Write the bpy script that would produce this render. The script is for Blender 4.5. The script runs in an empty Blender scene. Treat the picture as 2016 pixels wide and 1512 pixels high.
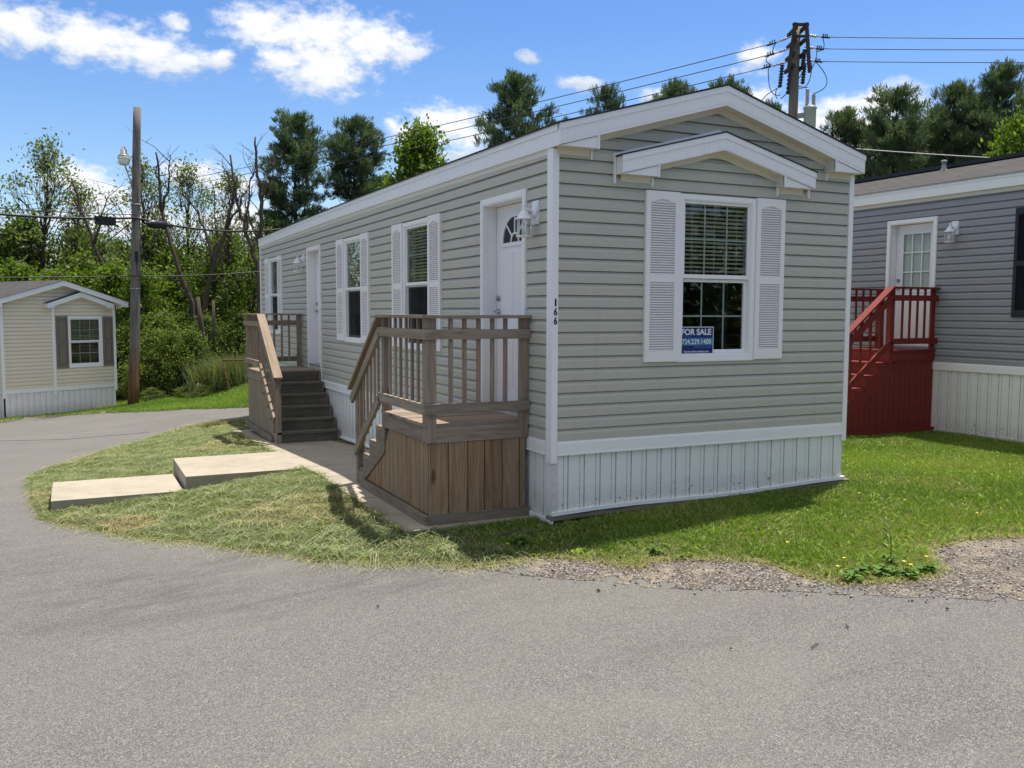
import bpy, math, random
import numpy as np
from mathutils import Vector, Matrix
random.seed(7); rng = np.random.default_rng(7)
S = bpy.context.scene; COL = S.collection
R = math.radians
# ------------------------------------------------------------------ camera
cd = bpy.data.cameras.new('camera'); cam = bpy.data.objects.new('camera', cd); COL.objects.link(cam)
rt = (0.89949, -0.43694, 0.00329); up = (0.03197, 0.07332, 0.99680); fw = (0.43578, 0.89650, -0.07992)
cp = (-4.004, -7.367, 1.213)
cam.matrix_world = Matrix([[rt[i], up[i], -fw[i], cp[i]] for i in range(3)] + [[0, 0, 0, 1]])
cd.sensor_width = 36.0; cd.lens = 31.64; cd.clip_end = 3000.0; cd.clip_start = 0.05
S.camera = cam
# ------------------------------------------------------------------ sun, sky, exposure
SUN = Vector((0.285, 0.14, 1.0)).normalized()
S.view_settings.view_transform = 'Standard'; S.view_settings.look = 'None'
S.view_settings.exposure = 0.62; S.view_settings.gamma = 1.0
ld = bpy.data.lights.new('sun', 'SUN'); ld.energy = 4.6; ld.angle = R(0.53); ld.color = (1.0, 0.95, 0.88)
sun = bpy.data.objects.new('sun', ld); COL.objects.link(sun)
sun.location = (30, 15, 100); sun.rotation_euler = (-SUN).to_track_quat('-Z', 'Y').to_euler()
W = bpy.data.worlds.new('World'); S.world = W; W.use_nodes = True
CLOUDS = [(-2.12,15.02,3.02,1.31),(1.14,14.8,3.46,1.42),(4.59,14.51,2.93,1.28),(6.37,14.13,1.7,0.76),(5.87,16.31,0.78,0.53),(8.36,14.49,0.86,0.77),(10.86,16.41,2.82,1.4),(14.43,16.37,3.82,1.64),(14.4,14.41,3.37,1.63),(17.48,15.97,2.95,1.44),(19.8,15.72,1.41,0.51),(12.01,14.7,2.1,0.97),(21.82,11.46,2.78,1.24),(19.61,10.82,1.89,0.83),(18.52,11.3,0.78,0.44),(23.08,10.73,2.22,0.9),(26.87,15.45,0.69,0.4),(30.34,13.84,1.72,0.52),(40.72,14.78,1.41,0.83),(34.72,13.01,1.38,0.52),(40.48,12.49,1.76,0.85),(48.03,11.85,2.45,1.15),(45.55,11.62,1.94,0.95),(46.56,10.71,3.26,1.18),(43.59,11.03,1.99,1.19),(0.38,7.3,2.25,1.17),(1.66,6.39,2.16,1.27),(6.64,7.95,2.01,0.93),(8.64,7.46,1.76,0.88),(3.23,5.03,6.53,1.04),(9.17,5.24,2.37,1.5),(49.07,9.14,5.15,1.67),(21.81,9.51,1.9,0.42)]
def build_world():
    nt = W.node_tree; nt.nodes.clear(); N = nt.nodes.new; L = nt.links.new
    out = N('ShaderNodeOutputWorld'); bg = N('ShaderNodeBackground'); bg.inputs[1].default_value = 0.095
    sky = N('ShaderNodeTexSky'); sky.sky_type = 'NISHITA'; sky.sun_disc = False
    sky.sun_elevation = math.asin(SUN.z); sky.sun_rotation = math.atan2(SUN.x, SUN.y)
    sky.altitude = 300; sky.air_density = 1.0; sky.dust_density = 0.6; sky.ozone_density = 1.6
    tc = N('ShaderNodeTexCoord'); sx = N('ShaderNodeSeparateXYZ'); L(tc.outputs['Generated'], sx.inputs[0])
    def M(op, a, b=None, c=None):
        n = N('ShaderNodeMath'); n.operation = op
        for k, q in enumerate((a, b, c)):
            if q is None: continue
            if isinstance(q, (int, float)): n.inputs[k].default_value = q
            else: L(q, n.inputs[k])
        return n.outputs[0]
    az = M('MULTIPLY', M('ARCTAN2', sx.outputs[0], sx.outputs[1]), 57.29578)
    el = M('MULTIPLY', M('ARCSINE', sx.outputs[2]), 57.29578)
    cv = N('ShaderNodeCombineXYZ'); L(az, cv.inputs[0]); L(el, cv.inputs[1])
    # domain warp
    nz = N('ShaderNodeTexNoise'); nz.inputs['Scale'].default_value = 0.55; nz.inputs['Detail'].default_value = 4
    L(cv.outputs[0], nz.inputs['Vector'])
    w1 = N('ShaderNodeVectorMath'); w1.operation = 'MULTIPLY_ADD'
    L(nz.outputs['Color'], w1.inputs[0]); w1.inputs[1].default_value = (1.5, 0.8, 0); w1.inputs[2].default_value = (-0.75, -0.4, 0)
    w2 = N('ShaderNodeVectorMath'); w2.operation = 'ADD'; L(cv.outputs[0], w2.inputs[0]); L(w1.outputs[0], w2.inputs[1])
    def field(off):
        acc = None
        for (a, e, ra, re) in CLOUDS:
            s = N('ShaderNodeVectorMath'); s.operation = 'SUBTRACT'; L(w2.outputs[0], s.inputs[0]); s.inputs[1].default_value = (a, e + off, 0)
            m = N('ShaderNodeVectorMath'); m.operation = 'MULTIPLY'; L(s.outputs[0], m.inputs[0]); m.inputs[1].default_value = (.86 / ra, .86 / re, 0)
            l = N('ShaderNodeVectorMath'); l.operation = 'LENGTH'; L(m.outputs[0], l.inputs[0])
            d = M('SUBTRACT', 1.0, l.outputs['Value'])
            acc = d if acc is None else M('SMOOTH_MAX', acc, d, 0.25)
        return acc
    f0 = field(0)
    n2 = N('ShaderNodeTexNoise'); n2.inputs['Scale'].default_value = 0.75; n2.inputs['Detail'].default_value = 9; n2.inputs['Roughness'].default_value = 0.62
    st = N('ShaderNodeVectorMath'); st.operation = 'MULTIPLY'; L(cv.outputs[0], st.inputs[0]); st.inputs[1].default_value = (1, 1.7, 1)
    L(st.outputs[0], n2.inputs['Vector'])
    dens = M('ADD', f0, M('MULTIPLY', M('SUBTRACT', n2.outputs['Fac'], 0.5), 1.9))
    mr = N('ShaderNodeMapRange'); mr.interpolation_type = 'SMOOTHSTEP'; L(dens, mr.inputs[0]); mr.inputs[1].default_value = -0.08; mr.inputs[2].default_value = 0.80
    # shading: sampled a little lower -> base greyer than the top
    f1 = field(0.75)
    sh = M('ADD', M('ADD', M('MULTIPLY', f1, 1.0), 0.38), M('MULTIPLY', M('SUBTRACT', n2.outputs['Fac'], 0.5), 1.1))
    cr = N('ShaderNodeValToRGB'); L(sh, cr.inputs[0])
    cr.color_ramp.elements[0].position = 0.0; cr.color_ramp.elements[0].color = (4.5, 5.1, 6.1, 1)
    cr.color_ramp.elements[1].position = 0.85; cr.color_ramp.elements[1].color = (7.0, 7.1, 7.25, 1)
    hs = N('ShaderNodeHueSaturation'); hs.inputs['Saturation'].default_value = 1.08; hs.inputs['Value'].default_value = 1.0; 
    tn = N('ShaderNodeMix'); tn.data_type = 'RGBA'; tn.blend_type = 'MULTIPLY'; tn.inputs[0].default_value = 1.0; 
    tr_ = N('ShaderNodeValToRGB'); L(M('DIVIDE', el, 20.0), tr_.inputs[0]); tr_.color_ramp.elements[0].position = .10; tr_.color_ramp.elements[0].color = (1.05, 1.08, 1.12, 1)
    tr_.color_ramp.elements[1].position = .85; tr_.color_ramp.elements[1].color = (.74, .88, 1.10, 1); L(tr_.outputs[0], tn.inputs[7])
    L(sky.outputs[0], tn.inputs[6]); L(tn.outputs[2], hs.inputs['Color'])
    mx = N('ShaderNodeMix'); mx.data_type = 'RGBA'; L(mr.outputs[0], mx.inputs[0]); L(hs.outputs[0], mx.inputs[6]); L(cr.outputs[0], mx.inputs[7])
    # unseen white cloud field, added high overhead as neutral fill for the shade
    n3 = N('ShaderNodeTexNoise'); n3.inputs['Scale'].default_value = 3.2; n3.inputs['Detail'].default_value = 6; L(tc.outputs['Generated'], n3.inputs['Vector'])
    up1 = N('ShaderNodeMapRange'); up1.interpolation_type = 'SMOOTHSTEP'; L(el, up1.inputs[0]); up1.inputs[1].default_value = 22; up1.inputs[2].default_value = 34
    up2 = N('ShaderNodeMapRange'); up2.interpolation_type = 'SMOOTHSTEP'; L(n3.outputs['Fac'], up2.inputs[0]); up2.inputs[1].default_value = 0.36; up2.inputs[2].default_value = 0.52
    mx2 = N('ShaderNodeMix'); mx2.data_type = 'RGBA'; L(M('MULTIPLY', up1.outputs[0], up2.outputs[0]), mx2.inputs[0]); L(mx.outputs[2], mx2.inputs[6]); mx2.inputs[7].default_value = (6.4, 6.2, 5.9, 1)
    L(mx2.outputs[2], bg.inputs[0]); L(bg.outputs[0], out.inputs[0])
build_world()

# ------------------------------------------------------------------ terrain height
XS = [-30, -7, -4.3, -2.9, -1.35, 0, .6, 2, 4, 8, 14, 40]
ZS = [-1.5, -1.16, -1.10, -1.0, -.815, -.80, -.75, -.70, -.69, -.75, -.75, -.75]
def ss(t):
    t = np.clip(t, 0, 1); return t * t * (3 - 2 * t)
def g(x, y):
    b = np.interp(x, XS, ZS)
    b = b - .042 * np.clip(np.asarray(y) - 3.5, 0, 24) * ss((3 - np.asarray(x)) / 4)
    return b - .10 * ss((.2 - np.asarray(y)) / 2.0) * ss((np.asarray(x) + 3.5) / 3)
def gz(x, y): return float(g(x, y))

# ------------------------------------------------------------------ materials
class NT:
    def __init__(s, name):
        s.m = bpy.data.materials.new(name); s.m.use_nodes = True; s.t = s.m.node_tree
        s.b = s.t.nodes['Principled BSDF']; s.out = s.t.nodes['Material Output']
    def n(s, ty, **kw):
        q = s.t.nodes.new(ty)
        for k, v in kw.items(): setattr(q, k, v)
        return q
    def l(s, a, b): s.t.links.new(a, b)
    def co(s, kind='Object', scale=(1, 1, 1), rz=0.0):
        tc = s.n('ShaderNodeTexCoord'); mp = s.n('ShaderNodeMapping'); mp.inputs['Scale'].default_value = scale; mp.inputs['Rotation'].default_value = (0, 0, rz)
        s.l(tc.outputs[kind], mp.inputs[0]); return mp.outputs[0]
    def noise(s, vec, scale, detail=4, rough=.6, dist=0):
        q = s.n('ShaderNodeTexNoise'); q.inputs['Scale'].default_value = scale; q.inputs['Detail'].default_value = detail
        q.inputs['Roughness'].default_value = rough; q.inputs['Distortion'].default_value = dist; s.l(vec, q.inputs['Vector']); return q.outputs['Fac']
    def voro(s, vec, scale, feat='F1', out='Distance'):
        q = s.n('ShaderNodeTexVoronoi', feature=feat); q.inputs['Scale'].default_value = scale; s.l(vec, q.inputs['Vector']); return q.outputs[out]
    def ramp(s, fac, pts):
        q = s.n('ShaderNodeValToRGB'); e = q.color_ramp.elements
        while len(e) < len(pts): e.new(0.5)
        for k, (p, c) in enumerate(pts):
            e[k].position = p; e[k].color = (*c, 1) if not isinstance(c, (int, float)) else (c, c, c, 1)
        s.l(fac, q.inputs[0]); return q.outputs[0]
    def mix(s, fac, a, b, mode='MIX'):
        q = s.n('ShaderNodeMix', data_type='RGBA', blend_type=mode)
        for k, x in ((0, fac), (6, a), (7, b)):
            if isinstance(x, (int, float)): q.inputs[k].default_value = x
            elif isinstance(x, tuple): q.inputs[k].default_value = (*x, 1)
            else: s.l(x, q.inputs[k])
        return q.outputs[2]
    def math(s, op, a, b=None):
        q = s.n('ShaderNodeMath', operation=op)
        for k, x in enumerate((a, b)):
            if x is None: continue
            if isinstance(x, (int, float)): q.inputs[k].default_value = x
            else: s.l(x, q.inputs[k])
        return q.outputs[0]
    def attr(s, name, out='Fac'):
        q = s.n('ShaderNodeAttribute'); q.attribute_name = name; return q.outputs[out]
    def bump(s, h, strength=.3, dist=.01):
        q = s.n('ShaderNodeBump'); q.inputs['Strength'].default_value = strength; q.inputs['Distance'].default_value = dist
        s.l(h, q.inputs['Height']); s.l(q.outputs[0], s.b.inputs['Normal'])
    def base(s, c, rough=.6, spec=.5):
        if isinstance(c, tuple): s.b.inputs['Base Color'].default_value = (*c, 1)
        else: s.l(c, s.b.inputs['Base Color'])
        s.b.inputs['Roughness'].default_value = rough; s.b.inputs['Specular IOR Level'].default_value = spec
        return s
MT = {}
def painted(name, c, rough=.45, var=.06, dirt=0.0, spec=.4, scale=3.0):
    m = NT(name); v = m.co('Object')
    n = m.noise(v, scale, 5); n2 = m.noise(m.co('Object', (9, 9, .8)), 4, 4)
    lo = tuple(x * (1 - var) for x in c); hi = tuple(min(1, x * (1 + var * .5)) for x in c)
    col = m.mix(n, lo, hi)
    if dirt:
        col = m.mix(m.math('MULTIPLY', m.ramp(n2, [(.52, 0.0), (.75, 1.0)]), dirt), col, tuple(x * .55 for x in c))
    if name.startswith('siding'):
        gs = m.noise(m.co('Object', (7, 7, .35)), 1.0, 5, .65); col = m.mix(m.math('MULTIPLY', m.ramp(gs, [(.5, 0.0), (.74, 1.0)]), .16), col, tuple(x * .62 for x in c))
        m.base(col, rough, spec); wv = m.math('ADD', m.math('MULTIPLY', m.noise(m.co('Object', (1, 1, 2)), 1.6, 2), 6.0), m.noise(v, 60, 3)); m.bump(wv, .10, .004)
    else:
        m.base(col, rough, spec); m.bump(m.noise(v, 60, 3), .05, .004)
    MT[name] = m.m; return m
painted('siding_sage', (.505, .495, .418), .5, .05, .10)
painted('siding_cream', (.80, .715, .55), .5, .05, .10)
painted('siding_grey', (.30, .30, .315), .5, .05, .12)
painted('vinyl_white', (.88, .875, .865), .38, .03, .05)
painted('fascia_white', (.86, .86, .855), .4, .05, .14)
painted('soffit_cream', (.72, .68, .58), .5, .04, .08)
painted('shutter_white', (.87, .85, .835), .5, .03, .06)
painted('shutter_taupe', (.20, .165, .13), .55, .05)
painted('shutter_black', (.018, .018, .025), .4, .05)
painted('door_white', (.82, .82, .83), .35, .02, .03)
painted('lamp_white', (.82, .83, .83), .3, .03, .08)
painted('paint_red', (.205, .021, .014), .6, .22, .35, scale=6)
painted('metal_grey', (.30, .30, .30), .4, .1)
painted('steel', (.45, .45, .46), .25, .05); MT['steel'].node_tree.nodes['Principled BSDF'].inputs['Metallic'].default_value = 1
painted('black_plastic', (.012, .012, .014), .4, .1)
painted('black_vinyl', (.01, .01, .01), .5, .05)
painted('transformer_grey', (.42, .46, .46), .4, .06, .15)
painted('porcelain', (.42, .36, .32), .25, .1)
painted('wire', (.02, .02, .024), .5, .05)
painted('wire_alu', (.34, .34, .34), .4, .1)
painted('rust', (.10, .045, .02), .8, .4)
painted('ball_cream', (.8, .76, .58), .4, .05)
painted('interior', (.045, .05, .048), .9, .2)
painted('blind', (.72, .73, .71), .6, .03)
painted('sign_navy', (.006, .018, .14), .4, .02); painted('sign_teal', (.02, .17, .36), .4, .02)
painted('sign_white', (.75, .78, .80), .5, .02); painted('sign_blue_text', (.08, .25, .45), .5, .02)
painted('muntin_grey', (.46, .50, .49), .4, .03)
painted('bulb', (.8, .8, .76), .3, .02)
painted('petal', (.85, .62, .02), .5, .05)
painted('screen_dark', (.02, .021, .025), .6, .05)
def glass(name, tint, base_refl=.05, rough=0.0):
    m = NT(name); tr = m.n('ShaderNodeBsdfTransparent'); tr.inputs[0].default_value = (*tint, 1)
    gl = m.n('ShaderNodeBsdfGlossy'); gl.inputs['Roughness'].default_value = rough
    ge = m.n('ShaderNodeNewGeometry'); dt = m.n('ShaderNodeVectorMath', operation='DOT_PRODUCT'); m.l(ge.outputs['Normal'], dt.inputs[0]); m.l(ge.outputs['Incoming'], dt.inputs[1])
    c1 = m.math('SUBTRACT', 1.0, m.math('ABSOLUTE', dt.outputs['Value'])); F = m.math('ADD', m.math('MULTIPLY', m.math('POWER', c1, 5.0), .95), .032)
    mx = m.n('ShaderNodeMixShader'); m.l(m.math('MINIMUM', F, 1.0), mx.inputs[0])
    m.l(tr.outputs[0], mx.inputs[1]); m.l(gl.outputs[0], mx.inputs[2]); m.l(mx.outputs[0], m.out.inputs[0])
    MT[name] = m.m
def mk_screen():
    m = NT('insect_screen'); tr = m.n('ShaderNodeBsdfTransparent'); m.base((.016, .017, .02), .8, .1); mx = m.n('ShaderNodeMixShader'); mx.inputs[0].default_value = .72
    m.l(tr.outputs[0], mx.inputs[1]); m.l(m.b.outputs[0], mx.inputs[2]); m.l(mx.outputs[0], m.out.inputs[0]); MT['insect_screen'] = m.m
mk_screen()
glass('window_glass', (.88, .915, .90)); glass('lamp_glass', (.93, .95, .95))
def wood(name, pal, green=0.0, rough=.85):
    m = NT(name)
    u = m.co('UV', (1, 1, 1)); t = m.attr('tint')
    g1 = m.noise(m.co('UV', (1.0, 17, 1)), 1.0, 6, .62, .5)
    g2 = m.noise(m.co('UV', (2.2, 75, 1)), 1.0, 3, .6)
    cath = m.noise(m.co('UV', (.40, 5.5, 1)), 1.0, 2, .45); wvf = m.math('ADD', m.math('MULTIPLY', m.math('SINE', m.math('MULTIPLY', cath, 105.0)), .5), .5)
    col = m.ramp(m.math('ADD', m.math('MULTIPLY', g1, .86), m.math('MULTIPLY', wvf, .14)), [(.25, pal[0]), (.5, pal[1]), (.78, pal[2])])
    col = m.mix(m.math('MULTIPLY', t, .9), col, m.mix(.62, col, pal[3])); col = m.mix(m.ramp(t, [(.0, .38), (.35, .0)]), col, tuple(x * .75 for x in pal[0]))
    # dark grain checks
    col = m.mix(m.math('MULTIPLY', m.ramp(g2, [(.58, 0.0), (.76, 1.0)]), .38), col, tuple(x * .35 for x in pal[0]))
    # knots
    k = m.voro(m.co('UV', (1.5, 4.6, 1)), 1.0); kd = m.ramp(k, [(.06, 1.0), (.15, 0.0)])
    col = m.mix(m.math('MULTIPLY', kd, .75), col, tuple(x * .3 for x in pal[0]))
    big = m.noise(m.co('Object'), 1.7, 4)
    col = m.mix(m.ramp(big, [(.45, 0.0), (.75, .35)]), col, m.mix(.5, col, (.16, .15, .14)))
    if green: col = m.mix(m.math('MULTIPLY', m.ramp(m.noise(m.co('Object'), 5, 5), [(.4, 0.0), (.65, 1.0)]), green), col, (.055, .065, .028))
    m.base(col, rough, .25); m.bump(m.math('SUBTRACT', g2, m.math('MULTIPLY', kd, .4)), .35, .004); MT[name] = m.m
wood('wood_rail', [(.145, .118, .093), (.285, .236, .188), (.44, .375, .305), (.30, .195, .115)])
wood('wood_plank', [(.145, .08, .038), (.335, .208, .108), (.50, .345, .20), (.22, .185, .14)])
wood('wood_tread', [(.10, .083, .06), (.165, .14, .105), (.25, .215, .165), (.13, .13, .085)], .35)
wood('wood_sun', [(.30, .255, .20), (.40, .345, .28), (.50, .44, .36), (.36, .30, .23)])
wood('wood_timber', [(.15, .118, .082), (.235, .19, .138), (.33, .275, .205), (.20, .175, .125)], .2)
wood('wood_dark', [(.025, .02, .016), (.045, .037, .03), (.075, .06, .05), (.05, .04, .03)])
wood('wood_pole', [(.12, .095, .07), (.20, .165, .13), (.30, .26, .215), (.2, .15, .1)])
def mk_pole_stain():
    m = NT('wood_pole_left'); v = m.co('Object'); sx = m.n('ShaderNodeSeparateXYZ'); m.l(v, sx.inputs[0])
    gr = m.noise(m.co('Object', (22, 22, .5)), 1.0, 5, .6)
    c = m.ramp(gr, [(.3, (.085, .075, .063)), (.5, (.16, .145, .125)), (.75, (.25, .23, .205))])
    c2 = m.ramp(gr, [(.3, (.06, .03, .014)), (.5, (.16, .085, .035)), (.75, (.24, .14, .06))])
    f = m.math('ADD', m.math('MULTIPLY', sx.outputs[2], -.28), m.math('ADD', m.math('MULTIPLY', m.noise(v, 2, 3), .6), .28))
    m.base(m.mix(m.ramp(f, [(.0, 0.0), (.35, 1.0)]), c, c2), .85, .2); m.bump(gr, .4, .01); MT['wood_pole_left'] = m.m
mk_pole_stain()
def mk_skirt(name, c, dirt):
    m = NT(name); v = m.co('Object'); sx = m.n('ShaderNodeSeparateXYZ'); m.l(v, sx.inputs[0])
    sp = m.voro(m.co('Object'), 21); n = m.noise(v, 9, 4); big = m.noise(v, 1.6, 4)
    # mould specks, denser low down where rain splashes
    lowm = m.ramp(m.math('ADD', m.math('MULTIPLY', sx.outputs[2], -2.2), m.math('ADD', m.math('MULTIPLY', n, .55), .42)), [(.0, 0.0), (.55, 1.0)])
    spk = m.math('MULTIPLY', m.ramp(sp, [(.15, 1.0), (.25, 0.0)]), m.ramp(m.math('MULTIPLY', lowm, m.ramp(n, [(.40, .1), (.58, 1.0)])), [(.2, 0.0), (.6, 1.0)]))
    rr = m.math('MULTIPLY', m.ramp(m.noise(v, 16, 2), [(.70, 0.0), (.735, 1.0)]), m.ramp(big, [(.5, 0.0), (.6, 1.0)]))
    col = m.mix(m.math('MULTIPLY', m.ramp(big, [(.3, 0.0), (.8, .6)]), .35), c, tuple(x * .82 for x in c))
    col = m.mix(m.math('MULTIPLY', lowm, .38), col, (.46, .45, .34))
    col = m.mix(m.math('MULTIPLY', spk, dirt), col, (.05, .05, .035))
    col = m.mix(m.math('MULTIPLY', rr, dirt), col, (.06, .035, .03))
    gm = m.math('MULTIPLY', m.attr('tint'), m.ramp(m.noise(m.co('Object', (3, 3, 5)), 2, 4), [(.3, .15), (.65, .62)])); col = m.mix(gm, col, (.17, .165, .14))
    spl = m.math('MULTIPLY', m.ramp(m.noise(v, 34, 4, .75), [(.52, 0.0), (.66, 1.0)]), lowm); col = m.mix(m.math('MULTIPLY', spl, .55 * dirt), col, (.20, .19, .13))
    m.base(col, .42, .4); MT[name] = m.m
mk_skirt('skirting_white', (.86, .855, .825), .9)
mk_skirt('skirting_plain', (.85, .845, .84), .3)
def mk_asphalt():
    m = NT('asphalt'); v = m.co('Object')
    sp = m.voro(v, 150, out='Color'); bw = m.n('ShaderNodeRGBToBW'); m.l(sp, bw.inputs[0])
    f = m.noise(v, 240, 2, .7); mid = m.noise(v, 3.2, 6, .65); big = m.noise(v, .45, 5, .6, .4)
    strk = m.noise(m.co('Object', (.5, 2.0, 1), .45), 1.1, 6, .65)
    agg = m.math('ADD', m.math('MULTIPLY', bw.outputs[0], .65), m.math('MULTIPLY', f, .45))
    col = m.ramp(agg, [(.18, (.032, .030, .028)), (.48, (.112, .105, .099)), (.72, (.178, .168, .158)), (.90, (.34, .32, .295))])
    col = m.mix(m.ramp(big, [(.33, .0), (.68, .6)]), col, m.mix(.45, col, (.19, .178, .163)))
    col = m.mix(m.ramp(mid, [(.48, 0.0), (.72, .40)]), col, m.mix(.6, col, (.15, .14, .14)))
    col = m.mix(m.ramp(strk, [(.58, 0.0), (.74, .6)]), col, m.mix(.6, col, (.07, .062, .058)))
    # worn, oily dark patches near the left verge and paler dusty wheel paths
    sx = m.n('ShaderNodeSeparateXYZ'); m.l(v, sx.inputs[0])
    def blob(cx, cy, rx, ry):
        a = m.math('POWER', m.math('MULTIPLY', m.math('SUBTRACT', sx.outputs[0], cx), 1 / rx), 2.0); b_ = m.math('POWER', m.math('MULTIPLY', m.math('SUBTRACT', sx.outputs[1], cy), 1 / ry), 2.0)
        return m.math('MAXIMUM', m.math('SUBTRACT', 1.0, m.math('ADD', a, b_)), 0.0)
    st2 = m.noise(m.co('Object', (1.0, 3.4, 1), .45), 1.6, 6, .7)
    wn = m.math('MULTIPLY', m.math('MINIMUM', m.math('ADD', m.math('ADD', blob(-2.9, .2, 1.7, 1.0), blob(-1.9, -.75, 1.5, .5)), m.math('MULTIPLY', blob(-4.6, 1.2, 1.6, 2.2), .6)), 1.0), m.ramp(st2, [(.42, 0.0), (.68, .85)]))
    col = m.mix(wn, col, m.mix(.7, col, (.062, .056, .055)))
    dst = m.math('MULTIPLY', m.ramp(m.noise(m.co('Object', (.35, .8, 1)), 1.0, 4, .6), [(.45, 0.0), (.7, 1.0)]), .35)
    col = m.mix(dst, col, m.mix(.6, col, (.235, .22, .198)))
    pit = m.voro(v, 58); col = m.mix(m.math('MULTIPLY', m.ramp(pit, [(.10, 1.0), (.20, 0.0)]), .55), col, (.035, .033, .032))
    # hairline cracks
    ck = m.voro(m.co('Object', (1, 1, .1)), .33, 'DISTANCE_TO_EDGE')
    wob = m.noise(v, 6, 4)
    ckm = m.math('MULTIPLY', m.ramp(m.math('ADD', ck, m.math('MULTIPLY', wob, .02)), [(.0105, 1.0), (.0145, 0.0)]), m.ramp(m.noise(v, .8, 3), [(.60, 0.0), (.68, .35)]))
    col = m.mix(ckm, col, (.07, .065, .06))
    # fine pale grit lying in patches
    gr = m.voro(v, 34); grm = m.math('MULTIPLY', m.ramp(gr, [(.045, 1.0), (.07, 0.0)]), m.ramp(m.noise(v, 1.4, 3), [(.45, 0.0), (.7, .9)]))
    col = m.mix(grm, col, (.55, .50, .43))
    m.base(col, .9, .2); m.bump(m.math('ADD', agg, m.math('MULTIPLY', ckm, -1.5)), .55, .006); MT['asphalt'] = m.m
mk_asphalt()
def mk_ground(name, cols, s=1.0, b=.6):
    m = NT(name); v = m.co('Object')
    n = m.noise(v, 1.3 * s, 6, .65); f = m.noise(v, 40 * s, 4, .7); k = m.voro(v, 70 * s)
    c = m.ramp(m.math('ADD', m.math('MULTIPLY', n, .6), m.math('MULTIPLY', f, .4)), [(.3, cols[0]), (.5, cols[1]), (.68, cols[2])])
    m.base(c, .95, .15); m.bump(m.math('ADD', f, k), b, .02); MT[name] = m.m
mk_ground('soil_grass', [(.05, .06, .018), (.12, .125, .045), (.22, .19, .10)])
mk_ground('forest_floor', [(.02, .025, .008), (.04, .05, .016), (.06, .06, .025)])
mk_ground('dirt_tan', [(.20, .15, .09), (.34, .27, .18), (.45, .38, .28)])
def mk_gravel():
    m = NT('gravel_mix'); v = m.co('Object')
    col = m.voro(v, 62, out='Color'); bw = m.n('ShaderNodeRGBToBW'); m.l(col, bw.inputs[0]); d = m.voro(v, 62)
    n = m.noise(v, 2.2, 5, .6)
    c = m.ramp(bw.outputs[0], [(.2, (.07, .06, .055)), (.45, (.15, .13, .115)), (.7, (.26, .23, .195)), (.92, (.46, .42, .37))])
    c = m.mix(m.ramp(d, [(.42, 0.0), (.6, .8)]), c, (.07, .06, .05))
    c = m.mix(m.ramp(n, [(.5, 0.0), (.66, .75)]), c, m.mix(.75, c, (.33, .28, .205)))
    m.base(c, .95, .2); m.bump(m.math('MULTIPLY', d, -1), .9, .012); MT['gravel_mix'] = m.m
mk_gravel()
def mk_concrete():
    m = NT('concrete'); v = m.co('Object')
    n = m.noise(v, 1.8, 6, .65); f = m.noise(v, 150, 3, .7); st = m.noise(m.co('Object', (1, 4, 1)), 3, 5)
    c = m.ramp(m.math('ADD', m.math('MULTIPLY', n, .7), m.math('MULTIPLY', f, .3)), [(.3, (.26, .228, .175)), (.5, (.345, .305, .24)), (.7, (.41, .365, .29))])
    c = m.mix(m.ramp(st, [(.56, 0.0), (.72, .45)]), c, (.19, .165, .125))
    c = m.mix(m.ramp(m.noise(v, 14, 5, .7), [(.55, 0.0), (.72, .35)]), c, (.20, .17, .13))
    m.base(c, .9, .2); m.bump(f, .25, .004); MT['concrete'] = m.m
mk_concrete()
def mk_shingle(name, a, b):
    m = NT(name)
    br = m.n('ShaderNodeTexBrick'); br.inputs['Scale'].default_value = 1; br.inputs['Mortar Size'].default_value = .012
    br.inputs['Brick Width'].default_value = .3; br.inputs['Row Height'].default_value = .14; br.offset = .5
    br.inputs['Color1'].default_value = (*a, 1); br.inputs['Color2'].default_value = (*b, 1); br.inputs['Mortar'].default_value = (.02, .02, .02, 1)
    m.l(m.co('UV'), br.inputs['Vector'])
    c = m.mix(.35, br.outputs['Color'], m.ramp(m.noise(m.co('Object'), 90, 3), [(.3, tuple(x * .5 for x in a)), (.7, tuple(min(1, x * 1.6) for x in b))]))
    m.base(c, .95, .15); m.bump(br.outputs['Fac'], .4, -.006); MT[name] = m.m
mk_shingle('shingle_dark', (.035, .033, .032), (.06, .055, .052))
mk_shingle('shingle_brown', (.055, .05, .049), (.085, .078, .075))
mk_shingle('shingle_charcoal', (.05, .048, .05), (.085, .08, .08))
def mk_leaf(name, dark, lite, trans=.35, warm=.0):
    m = NT(name); t = m.attr('tint'); oi = m.n('ShaderNodeObjectInfo')
    c = m.mix(t, dark, lite)
    c = m.mix(m.math('MULTIPLY', oi.outputs['Random'], .35), c, m.mix(.5, c, tuple(x * 1.25 for x in lite)))
    m.base(c, .6, .3)
    tr = m.n('ShaderNodeBsdfTranslucent'); m.l(m.mix(1.0, c, (1.3, 1.35, .5), 'MULTIPLY'), tr.inputs[0])
    mx = m.n('ShaderNodeMixShader'); mx.inputs[0].default_value = trans
    m.l(m.b.outputs[0], mx.inputs[1]); m.l(tr.outputs[0], mx.inputs[2]); m.l(mx.outputs[0], m.out.inputs[0]); MT[name] = m.m
mk_leaf('leaf_pine', (.040, .074, .048), (.125, .175, .098), .28)
mk_leaf('leaf_mid', (.045, .085, .016), (.13, .20, .035), .42)
mk_leaf('leaf_bright', (.062, .118, .014), (.17, .25, .032), .45)
mk_leaf('leaf_pale', (.08, .12, .035), (.19, .24, .08), .42)
mk_leaf('leaf_shrub', (.06, .10, .02), (.16, .22, .045), .42)
mk_leaf('leaf_reed', (.08, .11, .045), (.20, .22, .10), .3)
mk_leaf('leaf_weed', (.05, .11, .015), (.13, .24, .035), .35)
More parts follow.
